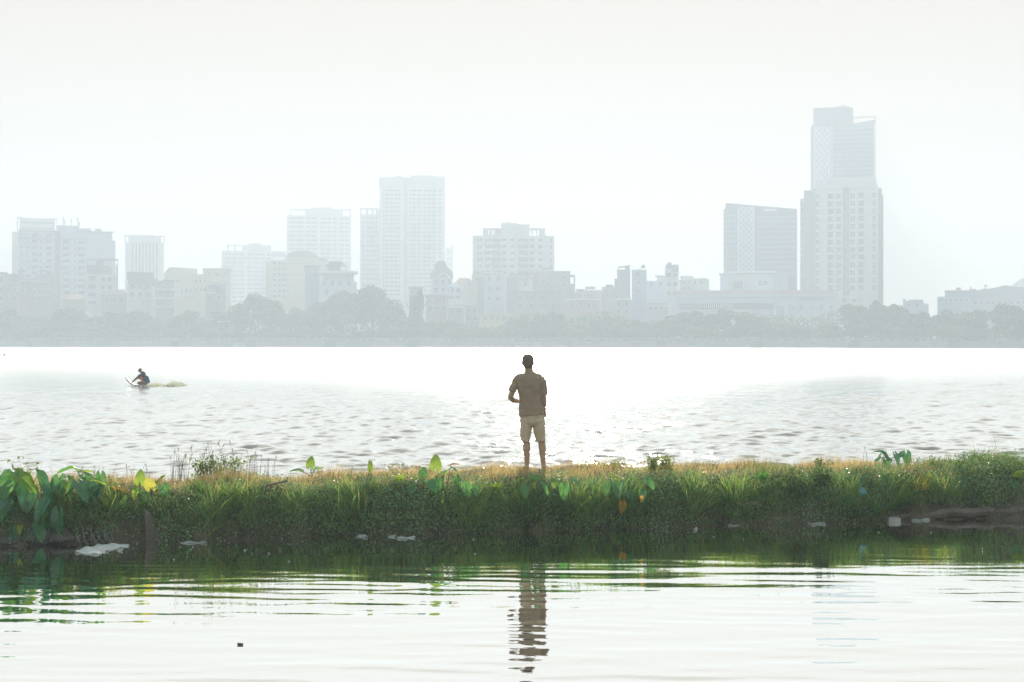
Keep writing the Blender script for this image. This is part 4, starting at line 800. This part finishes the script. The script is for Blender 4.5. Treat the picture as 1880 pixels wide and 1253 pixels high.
# glass buildings
def lattice(b, px0, px1, y0, y1, nx, ny, f):
    m = MB(); dx = (px1-px0)/nx; dy = (y1-y0)/ny; t = 1.0
    for i in range(nx):
        for j in range(ny):
            a, c = px0+i*dx, y0+j*dy
            for (p, q) in (((a, c), (a+dx/2, c+dy/2)), ((a+dx/2, c+dy/2), (a+dx, c)), ((a+dx/2, c+dy/2), (a, c+dy)), ((a+dx/2, c+dy/2), (a+dx, c+dy))):
                m.prism([(b.x(p[0]-t), b.z(p[1])), (b.x(p[0]+t), b.z(p[1])), (b.x(q[0]+t), b.z(q[1])), (b.x(q[0]-t), b.z(q[1]))], f-.5, f)
    m.box(b.x(px0-1), b.x(px0+1), f-.55, f, b.z(y1), b.z(y0)); m.box(b.x(px1-1), b.x(px1+1), f-.55, f, b.z(y1), b.z(y0))
    m.build('lattice_screen', pm('white'), b.root)
b = B('glass_office', 'wide dark glass office with a slanting roofline and pale lattice strip', 'office building', 1328, 1463, 690, 30)
b.poly('wall', pm('glassblue'), [(1328, 640), (1328, 384), (1331, 383), (1332, 372), (1463, 385), (1463, 640)], 0, 30)
b.part('floor_band', pm('blue'), [(1388, 1461, y, y+1.0, -.15, 0) for y in frange(398, 500, 12)]); b.part('floor_line', pm('blue'), [(1329, 1353, y, y+1.0, -.15, 0) for y in frange(395, 500, 12)])
b.part('lattice_backing', pm('blue'), [(1354, 1385, 379, 500, -.1, 0)]); lattice(b, 1355, 1384, 380, 500, 3, 12, -.1); b.part('roof_skylight', m_trim, [(1402, 1426, 384.5, 388.5, -.4, 0)]); m = MB(); m.tube([(b.x(1355), 4, b.z(376)), (b.x(1355), 4, b.z(369))], .3, 5); m.build('mast', pm('mid'), b.root)
b = B('glass_tower', 'tallest dark glass tower with a lattice strip and notched top, on the right', 'tower', 1488, 1608, 760, 34)
b.poly('wall', pm('glassblue'), [(1488, 640), (1488, 232), (1493, 226), (1493, 197), (1546, 197), (1566, 200), (1567, 228), (1607, 222), (1607, 640)], 0, 34)
b.part('floor_band', pm('blue'), [(1529, 1604, y, y+1.0, -.15, 0) for y in frange(236, 326, 12)]); b.part('lattice_backing', pm('blue'), [(1494, 1524, 232, 345, -.1, 0)]); lattice(b, 1495, 1523, 232, 345, 3, 9, -.1)
b.part('roof_frame', pm('lblue'), [(1567, 1608, 215.5, 217.5, 0, 2), (1567, 1608, 215.5, 217.5, 30, 32), (1605.5, 1608, 217, 226, 0, 32), (1567, 1569, 217, 230, 26, 30)]); b.part('side_fin', pm('lblue'), [(1526, 1528.5, 228, None, -.8, 0), (1603, 1607, 228, None, -.8, 0)])
b.part('roof_plant', pm('mid'), [(1536, 1541, 193.5, 197, 3, 9), (1543, 1552, 192.5, 197, 3, 9), (1554, 1559, 194, 198, 3, 9), (1561, 1565, 196, 200, 3, 9)])
b = B('white_tower', 'white high rise with a grid of square windows standing before the tallest glass tower', 'tower', 1468, 1622, 615, 26)
b.part('wall', pm('white'), [(1497, 1547, 346, None), (1559, 1612, 346, None), (1497, 1610, 340, 346, 0, 26), (1521, 1609, 326, 340, 2, 24), (1503, 1521, 333, 340, 2, 24)]); b.part('recess', pm('mid'), [(1547, 1559, 346, None, 1, 26)]); b.part('side_wing', cm('wing_grey', (.27, .31, .35)), [(1475, 1497, 347, None, 3, 26), (1468, 1475, 362, None, 5, 24)]); b.part('right_wing', cm('wing_grey', (.27, .31, .35)), [(1612, 1619, 346, None, 4, 26), (1619, 1622, 358, None, 6, 24)])
b.part('cornice', m_trim, [(1496, 1548, 343.5, 346, -.6, 0), (1558, 1613, 343.5, 346, -.6, 0), (1521, 1549, 325, 326.5, 1.5, 4)])
ys = frange(360, 529, 13); b.wins([1539.5, 1565], ys, 8, 8, 'cross'); b.wins([1524, 1580.5], ys, 9.5, 9.5); b.wins([1500.5, 1604.5], ys, 5.5, 8, 'cross')
b.part('balcony', pm('pale'), [(1470, 1476, y, y+2, 3.6, 5) for y in frange(365, 530, 14)]); 
b = B('house', 'small pale house at the foot of the white high rise', 'house', 1537, 1585, 570, 12, 'houses behind the shore trees'); b.part('wall', pm('pale'), [(1540, 1584, 548, None)]); b.part('roof', m_trim, [(1540, 1562, 543, 545, -1, 10), (1538, 1585, 545.5, 548, -.3, 12)]); b.wins([1550, 1568], [552, 566], 6, 6)
b = B('house', 'pale low house seen over the trees right of the white high rise', 'house', 1657, 1706, 640, 12, 'houses behind the shore trees'); b.part('wall', pm('lblue'), [(1658, 1696, 553, None), (1696, 1705, 558, None)]); b.part('roof', pm('mid'), [(1668, 1695, 550.5, 553, -.3, 11), (1657, 1664, 549.5, 553, 1, 4)]); b.wins([1668, 1684], [560], 5, 5)
b = B('long_building', 'wide grey building with a stepped roof terrace near the right edge', 'building', 1720, 1780, 590, 16)
b.part('wall', pm('blue'), [(1721, 1780, 545, None), (1735, 1790, 535, 545, 1, 15)]); b.part('roof', pm('mid'), [(1734, 1791, 533.5, 535.5, -.3, 15)]); b.part('roof_terrace', pm('grey'), [(1755, 1764, 528, 534, 3, 8), (1780, 1792, 531, 534, 3, 8), (1781, 1783, 527, 531, 3, 5)]); b.wins(frange(1728, 1774, 6), [551], 5, 5)
b = B('hall_building', 'big grey blue hall with a gently rising roof at the right edge of the skyline', 'building', 1778, 1900, 620, 26)
b.poly('wall', cm('hall_blue', (.27, .34, .40)), [(1780, 640), (1780, 534), (1800, 532), (1835, 527.5), (1900, 528), (1900, 640)], 0, 26); b.poly('ridge_roof', pm('roofgrey'), [(1828, 527.5), (1846, 524), (1862, 527.5)], 1, 20); b.part('roof_tank', pm('mid'), [(1803, 1812, 529.5, 532.5, 3, 6), (1806, 1813, 523, 525, 3, 5), (1808, 1809.5, 525, 530, 3, 4)]); b.part('ledge', pm('blue'), [(1779, 1901, 548, 549.5, -.4, 0), (1779, 1901, 537, 538, -.4, 0)]); b.wins(frange(1790, 1880, 9), [556], 6, 5)
b = B('tent_hall', 'pale pointed tent like roof peeking in at the right edge', 'pavilion', 1850, 1910, 760, 20); b.poly('roof', pm('white'), [(1852, 529), (1868, 516), (1878, 511), (1888, 516), (1908, 529)], 0, 20); b.part('wall', pm('pale'), [(1853, 1907, 529, None, 1, 19)])

# ------------------------------------------------------------------ shore trees
m_tr = mat('bark', (.13, .11, .09), .95)
TL = [leaf_mat('tree_leaves_'+str(i), None, .25, (1.5, 1.5, .8)) for i in range(3)]
PALT = [[(.045, .10, .05), (.06, .12, .055), (.035, .08, .045)], [(.07, .12, .05), (.09, .14, .06), (.06, .11, .05)], [(.12, .16, .06), (.15, .18, .08), (.10, .14, .06)]]
CR = {}
def crown_mesh(kind, var):
    if (kind, var) in CR: return CR[(kind, var)]
    r = np.random.default_rng(100+kind*10+var); nb = 26; ctr = r.normal(0, 1, (nb, 3)); ctr /= np.linalg.norm(ctr, axis=1)[:, None]; ctr *= (r.random(nb)**.45*.72)[:, None]
    ctr[:, 2] = ctr[:, 2]*.8+.05; rad = r.uniform(.16, .34, nb); n = 7500; k = r.integers(0, nb, n)
    p = r.normal(0, 1, (n, 3)); p /= np.linalg.norm(p, axis=1)[:, None]; p = ctr[k]+p*(rad[k]*r.uniform(.72, 1.06, n))[:, None]; 
    nrm = p-ctr[k]+r.normal(0, .15, (n, 3)); nrm /= np.linalg.norm(nrm, axis=1)[:, None]; a = np.cross(nrm, r.normal(0, 1, (n, 3))); a /= np.linalg.norm(a, axis=1)[:, None]; bb = np.cross(nrm, a); s = r.uniform(.028, .06, n)[:, None]
    V = np.stack([p-a*s, p+bb*s*.8, p+a*s, p-bb*s*.8], 1).reshape(-1, 3); pal = np.array(PALT[kind]); cb = pal[r.integers(0, 3, nb)][k]*r.uniform(.75, 1.3, (n, 1)); C = np.repeat(cb[:, None, :], 4, 1).reshape(-1, 3)
    me = np_mesh('crown', V, np.arange(4*n), np.full(n, 4), C); me.materials.append(TL[kind]); CR[(kind, var)] = me; return me
tm = MB(); tm.tube([(0, 0, 0), (.02, 0, .3), (0, .02, .6)], [.035, .026, .015], 7)
for a in (.5, 2.2, 3.9, 5.4): tm.tube([(0, 0, .35), (.15*math.cos(a), .15*math.sin(a), .6), (.3*math.cos(a), .3*math.sin(a), .82)], [.018, .012, .005], 5)
TRM = tm.mesh('trunk'); TRM.materials.append(m_tr)
def tree(px, ytop, D, wpx, kind, var, label, ybot=None, grp='trees along the far shore'):
    x = XW(px, D); zt = ZW(ytop, D); z0 = 2.3; h = zt-z0; rx = wpx/2*D/F
    root = empty('shore_tree', (x, D, z0), rnd.uniform(-.5, .5)); tag(root, label, 'tree', grp)
    o = bpy.data.objects.new('crown', crown_mesh(kind, var)); col.objects.link(o); o.parent = root; rz = h*.50; o.location = (0, 0, h-rz*.93); o.scale = (rx*1.05, rx*.9, rz)
    o.rotation_euler = (0, 0, rnd.uniform(0, 6)); t = bpy.data.objects.new('trunk', TRM); col.objects.link(t); t.parent = root; t.scale = (h*.8, h*.8, h*.85)
T = [(-8, 560, 90, 0, 'dark green tree cut by the left edge of the far shore'), (38, 575, 80, 0, 'low round tree under the pinkish slim house'), (88, 578, 84, 1, 'low tree in front of the cream villa'), (128, 560, 74, 0, 'rounded dark tree below the orange roofed house'), (168, 585, 70, 1, 'small tree below the white five storey house'), (196, 566, 84, 0, 'dark tree right below the brown roofed house'),
     (243, 566, 90, 0, 'broad dark tree under the two step roof house'), (298, 576, 84, 2, 'yellowish green tree under the deep balconied house'), (338, 562, 70, 0, 'tree under the beige gable house'), (372, 578, 76, 2, 'olive tree left of the dark blue grey house'), (412, 566, 70, 0, 'tree at the foot of the framed low tower'), (438, 548, 60, 1, 'loose tree left of the dark round tree'),
     (486, 533, 88, 0, 'dark round tree standing below the beige domed block'), (545, 556, 74, 1, 'lighter tree between two dark round ones'), (590, 545, 70, 1, 'grey green tree below the pagoda villa'), (628, 526, 84, 0, 'tall tree directly left of the biggest tree'), (683, 515, 110, 0, 'biggest round dark tree of the far shore'), (722, 540, 60, 0, 'shoulder tree on the right of the biggest one'),
     (764, 524, 34, 0, 'narrow dark tree growing by the narrow dark block'), (762, 575, 70, 0, 'low tree below the narrow dark block'), (812, 582, 70, 1, 'low tree before the reddish house'), (858, 592, 60, 1, 'small bush like tree left of the yellow house'), (960, 575, 76, 1, 'tree right of the yellow house'), (1010, 566, 84, 0, 'tree in front of the wide dark building'), (1060, 592, 70, 1, 'low tree before the pale shed'),
     (1115, 575, 80, 1, 'tree under the tall slanting roof house'), (1165, 582, 80, 0, 'tree under the light blue dish house'), (1215, 580, 70, 1, 'tree under the slim balcony house'), (1262, 566, 84, 0, 'leftmost tree in front of the long white building'), (1318, 560, 88, 0, 'dark tree in front of the long white building ribbon windows'), (1372, 564, 80, 1, 'tree left of the glass corner of the long white building'),
     (1420, 586, 70, 1, 'small tree at the glass corner of the long white building'), (1470, 598, 76, 2, 'small olive tree below the square windows of the long white building'), (1524, 586, 64, 2, 'yellow green tree at the right end of the long white building'), (1572, 552, 84, 0, 'dark tree at the foot of the white high rise'), (1610, 541, 60, 0, 'tall dark tree at the right corner of the white high rise'), (1640, 547, 70, 1, 'spreading tree with ragged top right of the white high rise'),
     (1690, 568, 80, 0, 'tree below the pale low house at the right'), (1735, 560, 76, 0, 'tree left of the palm like tree at the right'), (1790, 560, 90, 1, 'light green tree before the big hall'), (1850, 552, 96, 0, 'dark tree before the right part of the hall'), (1900, 548, 80, 0, 'tree cut by the right edge of the far shore')]
for i, (px, yt, wp, kd, lb) in enumerate(T):
    x0 = XW(px, 500); D = SY(x0*1.0)+14+6*rnd.random(); tree(px, yt, D, wp*1.12, kd, i % 3, lb)
lowlab = 'low shrub in the continuous row on the far embankment'
for i in range(34):
    px = -20+i*57+rnd.uniform(-12, 12); D = SY(XW(px, 500))+7; x = XW(px, D); o = empty('shore_shrub', (x, D, 2.3)); tag(o, lowlab, 'shrub', 'low shrubs along the far embankment')
    c = bpy.data.objects.new('crown', crown_mesh([0, 1, 0, 2][i % 4], i % 3)); col.objects.link(c); c.parent = o; h = rnd.uniform(4, 7); c.location = (0, 0, h*.45); c.scale = (rnd.uniform(6.5, 9), 4, h*.55); c.rotation_euler = (0, 0, rnd.uniform(-.6, .6))
# backing thicket so the band under the crowns stays closed, as in the photograph
n = 34000; xx = rng.uniform(-235, 225, n); dd = SY(xx)+rng.uniform(18, 30, n); zz = 2.3+rng.random(n)**1.1*(7.5+2.5*np.sin(xx*.07)+1.5*np.sin(xx*.23)); C = pick(PALT[0]+PALT[1], n)
v = leaflets(xx, dd, zz, rng.uniform(.35, .8, n), C, .0)
tag(link('thicket', np_mesh('thicket', v[0], v[1], v[2], v[3]), TL[0]), 'dense low greenery filling the far shore beneath the trees', 'greenery', kind='stuff')
# bright boats / awnings at the shore
bt = MB(); D = SY(XW(432, 500))-1.5
bt.cur = 0; bt.tube([(-2.2, 0, .45), (-1.5, 0, .1), (1.4, 0, .1), (2.3, 0, .5)], [(.15, .1), (.8, .4), (.8, .4), (.2, .15)], 8); r_ = empty('moored_boat', (XW(436, D), D, 0)); tag(r_, 'small white moored boat by the embankment below the dark round tree', 'boat')
bt.build('hull', m_trim, r_, True); q = MB(); q.box(-1.0, .9, -.6, .6, .5, 1.5); q.build('cabin', pm('white'), r_); q = MB(); q.box(-1.3, 1.2, -.8, .8, 1.52, 1.62); q.build('canopy', m_trim, r_)
def awning(px, py, D, wpx, lb, tilt=0):
    k = D/F; a = empty('awning', W(px, py, D)); tag(a, lb, 'awning', 'bright awnings among the shore trees'); m = MB(); m.box(-wpx/2*k, wpx/2*k, -1, 1.2, -.14, .0); o = m.build('sheet', m_trim, a); o.rotation_euler = (0, tilt, 0)
    m = MB(); zb = 2.3-a.location.z
    for sx in (-.42, .42): m.tube([(sx*wpx*k, 0, zb), (sx*wpx*k, 0, -.1-math.sin(tilt)*sx*wpx*k)], .08, 5)
    m.build('post', pm('mid'), a)
awning(412, 590, 497, 24, 'thin bright flat awning above the small moored boat'); awning(166, 580, 556, 20, 'steeply tilted bright white awning under the white five storey house', .75)
# ------------------------------------------------------------------ people
def remesh(o, vox, it=4):
    r = o.modifiers.new('Remesh', 'REMESH'); r.mode = 'VOXEL'; r.voxel_size = vox; r.use_smooth_shade = True
    s = o.modifiers.new('Smooth', 'SMOOTH'); s.iterations = it; s.factor = .5
def rumple(o, st, size):
    t = bpy.data.textures.new('cloth_folds', 'CLOUDS'); t.noise_scale = size; t.noise_depth = 1
    q = o.modifiers.new('Folds', 'DISPLACE'); q.texture = t; q.strength = st; q.mid_level = .5
def fabric(name, c): return mat(name, c, .95, .10, 9, spec=.1, bump=.35, bscale=14)
def hand(m, w, d, n, curl, L=.18, side=1):
    """palm + five fingers. w wrist, d direction of the hand, n palm normal, curl radians per joint"""
    w, d, n = Vector(w), Vector(d).normalized(), Vector(n).normalized(); s = d.cross(n).normalized()*side
    p1 = w+d*.045; p2 = w+d*.088
    m.tube([w-d*.02, w+d*.015, p1, p2], [(.026, .020), (.030, .018), (.041, .016), (.041, .014)], 10)
    for i, (o_, ln) in enumerate(((-.031, .070), (-.010, .078), (.011, .072), (.031, .056))):
        a = p2+s*o_*1.0-d*.01; dr = (d+s*o_*2.2).normalized(); pts = [a]; q = curl*(.8+.1*i)
        for k, f in enumerate((.45, .32, .23)):
            dr = (dr*math.cos(q)+n*math.sin(q)).normalized(); pts.append(pts[-1]+dr*ln*f*1.15)
        m.tube(pts, [.0095, .0088, .008, .0062], 7)
    a = w+d*.03-s*.03; t1 = (d*.6-s*.75+n*.3).normalized(); t2 = (d*.85-s*.35+n*.45).normalized()
    m.tube([a, a+t1*.032, a+t1*.032+t2*.03, a+t1*.032+t2*.052], [.013, .0115, .0100, .007], 7)

skin = mat('skin', (.52, .36, .26), .6, .06, 9); hairm = mat('hair', (.22, .17, .13), .7, .2, 40)  # skin and hair tones lightened to imitate lens glare veiling the man
PX, PD = XW(971.4, 21.05), 21.05
gz = float(ground(np.array([PX]), np.array([PD]))[0])
man = empty('person', (PX, PD, gz)); tag(man, 'person in taupe tee shirt and khaki shorts standing on the levee facing the lake', 'person')
m = MB()
# head, neck (faces +Y)
m.ell((-.018, .012, 1.606), (.079, .095, .102), 16, 12); m.ell((-.018, .045, 1.565), (.056, .060, .062), 14, 10); m.ell((-.018, -.01, 1.64), (.077, .088, .075), 14, 10)
m.tube([(-.016, .108, 1.635), (-.016, .118, 1.612), (-.016, .124, 1.598), (-.016, .102, 1.588)], [.009, .011, .014, .010], 8)
m.tube([(-.038, .098, 1.567), (-.018, .104, 1.566), (.002, .098, 1.567)], [.006, .009, .006], 6)
for sx in (-1, 1): m.ell((-.018+sx*.085, .005, 1.592), (.012, .020, .033), 8, 8)
m.tube([(-.012, -.005, 1.58), (-.004, -.008, 1.50), (0, -.01, 1.43), (.005, -.01, 1.36)], [.062, .062, .070, .10], 14)
# torso
m.tube([(.0, -.01, 1.44), (.0, -.01, 1.38), (.0, 0, 1.28), (.005, 0, 1.15), (.02, 0, 1.03), (.035, 0, .92), (.045, 0, .84), (.05, 0, .76)], [(.08, .07), (.165, .095), (.17, .115), (.152, .105), (.148, .10), (.165, .11), (.17, .115), (.13, .10)], 18)
# arms
m.tube([(-.165, 0, 1.385), (-.225, 0, 1.24), (-.278, -.01, 1.085)], [.055, .047, .040], 12); m.tube([(-.278, -.01, 1.085), (-.235, .08, 1.04), (-.155, .165, 1.02)], [.041, .037, .027], 12)
hand(m, (-.150, .17, 1.018), (.85, .35, -.12), (.1, -.95, 0), .35, side=-1)
m.tube([(.175, 0, 1.385), (.205, -.005, 1.24), (.212, -.015, 1.11)], [.055, .046, .039], 12); m.tube([(.212, -.015, 1.11), (.222, .02, .99), (.222, .05, .885)], [.040, .036, .027], 12)
hand(m, (.222, .052, .88), (-.12, .12, -1), (-1, .1, .1), .25, side=1)
# legs, feet
m.tube([(-.03, 0, .80), (-.04, 0, .68), (-.045, .01, .52), (-.038, .005, .43), (-.036, -.012, .32), (-.034, -.005, .18), (-.032, 0, .075)], [.095, .088, .066, .054, .055, .040, .033], 14)
m.tube([(.13, 0, .80), (.150, 0, .68), (.172, .01, .52), (.186, .005, .43), (.196, -.012, .32), (.205, -.005, .18), (.212, 0, .075)], [.095, .088, .066, .054, .055, .040, .033], 14)
for fx, t in ((-.032, -.05), (.212, .06)):
    m.tube([(fx, -.045, .038), (fx, 0, .055), (fx+t*.5, .08, .04), (fx+t, .15, .025), (fx+t*1.1, .185, .018)], [(.030, .034), (.034, .045), (.040, .032), (.043, .020), (.036, .014)], 12)
    for k in range(5): m.tube([(fx+t+(k-2)*.016, .175, .018), (fx+t*1.2+(k-2)*.018, .205-.006*abs(k-1), .014)], [.010, .008], 6)
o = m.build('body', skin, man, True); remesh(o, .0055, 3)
h = MB(); h.ell((-.018, -.012, 1.640), (.093, .104, .088), 16, 12); h.ell((-.018, -.045, 1.585), (.083, .064, .075), 14, 10)
for k in range(60):
    a = rnd.uniform(0, 6.28); e = rnd.uniform(.1, 1.3); p = Vector((-.018+.082*math.cos(a)*math.cos(e), -.018+.094*math.sin(a)*math.cos(e), 1.652+.078*math.sin(e))); h.tube([p, p+(p-Vector((-.018, -.02, 1.6)))*.14+Vector((0, 0, -.012))], [.014, .004], 5)
for f_ in (): pass
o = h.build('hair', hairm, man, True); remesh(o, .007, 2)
e = MB(); 
for sx in (-1, 1): e.ell((-.018+sx*.030, .094, 1.628), (.012, .008, .007), 8, 6)
e.build('eyes', mat('eye', (.05, .04, .03), .3), man, True)
s = MB()   # tee shirt
s.tube([(-.004, -.012, 1.462), (0, -.012, 1.44), (.0, -.01, 1.415), (.0, -.006, 1.37), (.003, 0, 1.28), (.016, 0, 1.15), (.024, 0, 1.04), (.03, 0, .92), (.036, 0, .82)], [(.070, .064), (.105, .076), (.150, .090), (.192, .106), (.197, .124), (.172, .126), (.168, .126), (.182, .132), (.192, .138)], 28)
s.tube([(-.08, 0, 1.405), (-.155, 0, 1.382), (-.205, -.002, 1.32), (-.232, -.004, 1.25), (-.252, -.006, 1.175)], [.045, .056, .058, .054, .056], 16); s.tube([(.08, 0, 1.405), (.155, 0, 1.382), (.198, -.004, 1.32), (.212, -.008, 1.22), (.220, -.012, 1.12)], [.045, .056, .060, .057, .060], 16)
o = s.build('tee_shirt', fabric('shirt_taupe', (.42, .33, .25)), man, True); remesh(o, .0075, 3); rumple(o, .016, .13)  # taupe made paler than the cloth, glare veil put into its colour
s = MB()
s.tube([(.035, 0, .90), (.04, 0, .82), (.05, 0, .72), (.055, 0, .665)], [(.165, .122), (.178, .13), (.182, .13), (.13, .10)], 20)
s.tube([(-.035, 0, .76), (-.045, 0, .62), (-.055, .004, .52), (-.060, .006, .435)], [(.095, .11), (.088, .105), (.078, .095), (.074, .09)], 16); s.tube([(.135, 0, .76), (.150, 0, .62), (.163, .004, .52), (.170, .006, .435)], [(.095, .11), (.088, .105), (.080, .095), (.078, .09)], 16)
o = s.build('shorts', fabric('shorts_khaki', (.66, .56, .43)), man, True); remesh(o, .0075, 3); rumple(o, .014, .11)  # khaki lightened too, standing in for the same lens glare

# rider on the lake
D = CH*F/(709.5-HY); RX = XW(268, D)
rd = empty('person', (RX, D, .02)); tag(rd, 'person in navy shirt and orange vest crouching on a board far out on the lake', 'person')
skin2 = mat('skin_tan', (.30, .20, .15), .6)
m = MB(); m.ell((-.335, 0, .86), (.095, .08, .11), 12, 10); m.ell((-.37, 0, .82), (.06, .06, .07), 10, 8); m.tube([(-.43, 0, .85), (-.452, 0, .825)], [.014, .012], 6); m.tube([(-.29, 0, .80), (-.22, 0, .72)], [.06, .075], 10)
m.tube([(-.20, 0, .72), (-.14, 0, .62), (-.05, 0, .45), (.03, 0, .26), (.05, 0, .12)], [(.12, .10), (.18, .12), (.17, .12), (.16, .13), (.15, .13)], 14)
for sy in (-1, 1):
    m.tube([(-.19, sy*.17, .68), (-.36, sy*.2, .54), (-.46, sy*.19, .46)], [.055, .045, .038], 10); m.tube([(-.46, sy*.19, .46), (-.60, sy*.13, .34), (-.72, sy*.08, .24)], [.038, .034, .026], 10)
    hand(m, (-.72, sy*.08, .24), (-.75, 0, -.55), (.3, 0, -.8), .5, side=sy)
    m.tube([(.04, sy*.09, .14), (-.2, sy*.15, .20), (-.42, sy*.15, .17)], [.09, .08, .058], 12); m.tube([(-.42, sy*.15, .17), (-.2, sy*.15, .07), (.02, sy*.14, .05)], [.058, .05, .035], 10); m.tube([(.02, sy*.14, .05), (.14, sy*.15, .04)], [(.035, .03), (.04, .02)], 8)
o = m.build('body', skin2, rd, True); remesh(o, .010, 2)
m = MB(); m.tube([(-.25, 0, .76), (-.20, 0, .71), (-.14, 0, .62), (-.05, 0, .45), (.03, 0, .26), (.06, 0, .14)], [(.08, .08), (.16, .13), (.205, .145), (.195, .145), (.18, .155), (.17, .16)], 16)
for sy in (-1, 1): m.tube([(-.17, sy*.13, .69), (-.30, sy*.185, .58), (-.40, sy*.2, .51)], [.07, .062, .055], 10)
o = m.build('shirt', fabric('shirt_navy', (.035, .11, .17)), rd, True); remesh(o, .012, 2)
m = MB(); m.tube([(-.33, 0, .62), (-.26, 0, .46), (-.18, 0, .30), (-.13, 0, .20)], [(.16, .05), (.19, .07), (.18, .07), (.15, .05)], 12); o = m.build('vest', fabric('vest_orange', (.75, .20, .09)), rd, True); remesh(o, .012, 2)
m = MB(); m.ell((-.315, 0, .895), (.10, .088, .085), 12, 8); m.build('hair', hairm, rd, True)
bd = MB(); bd.tube([(.30, 0, -.02), (.1, 0, .0), (-.5, 0, .02), (-.78, 0, .12), (-.98, 0, .30), (-1.10, 0, .46)], [(.12, .02), (.27, .03), (.30, .035), (.28, .05), (.24, .05), (.10, .04)], 14)
br = empty('wake_board', (RX, D, .02)); tag(br, 'small grey board with an upturned nose under the crouching rider', 'board'); bd.build('deck', mat('board_grey', (.10, .13, .15), .4, .3, 5), br, True)
q = MB(); q.tube([(-.76, -.2, .22), (-.76, .2, .22)], .018, 6); q.tube([(-.76, 0, .22), (-.95, 0, .22), (-1.0, 0, .20)], .012, 6); q.build('handle', m_twig, br)
# spray and wake
m_sp = mat('foam_spray', (.85, .86, .84), .9, .1, 3); m_wk = leaf_mat('churned_water', (.74, .75, .62), .4, (.85, .85, .7))
def foam(x0, x1, D, h, n, mt, label, sz=.05):
    k = D/F; n = int(n*1.0); xx = rng.uniform(XW(x0, D), XW(x1, D), n); u = (xx-XW(x0, D))/(XW(x1, D)-XW(x0, D)); yy = D+rng.normal(0, .45, n); zz = .02+np.abs(rng.normal(0, .45, n))*h*np.sin(np.pi*np.clip(u, .04, 1))**.7
    v = leaflets(xx, yy, zz, rng.uniform(.4, 1.2, n)*sz, np.full((n, 3), .8), .4); tag(link('spray', np_mesh('spray', v[0], v[1], v[2], v[3]), mt), label, 'spray', kind='stuff')
foam(236, 268, D-.3, .12, 220, m_sp, 'white splash of water under the front of the board', .03)
foam(272, 297, D+.1, .13, 1500, m_wk, 'low yellowish churned water just behind the rider')
foam(304, 336, D+.1, .20, 1500, m_wk, 'mound of yellowish spray thrown up behind the rider', .06)
# float
rock(XW(9, 560*.42), 235, .05, (.2, .18, .2), 'tiny dark float on the far lake near the left edge', mat('float_dark', (.08, .08, .09), .7), 'float', None, 'float')
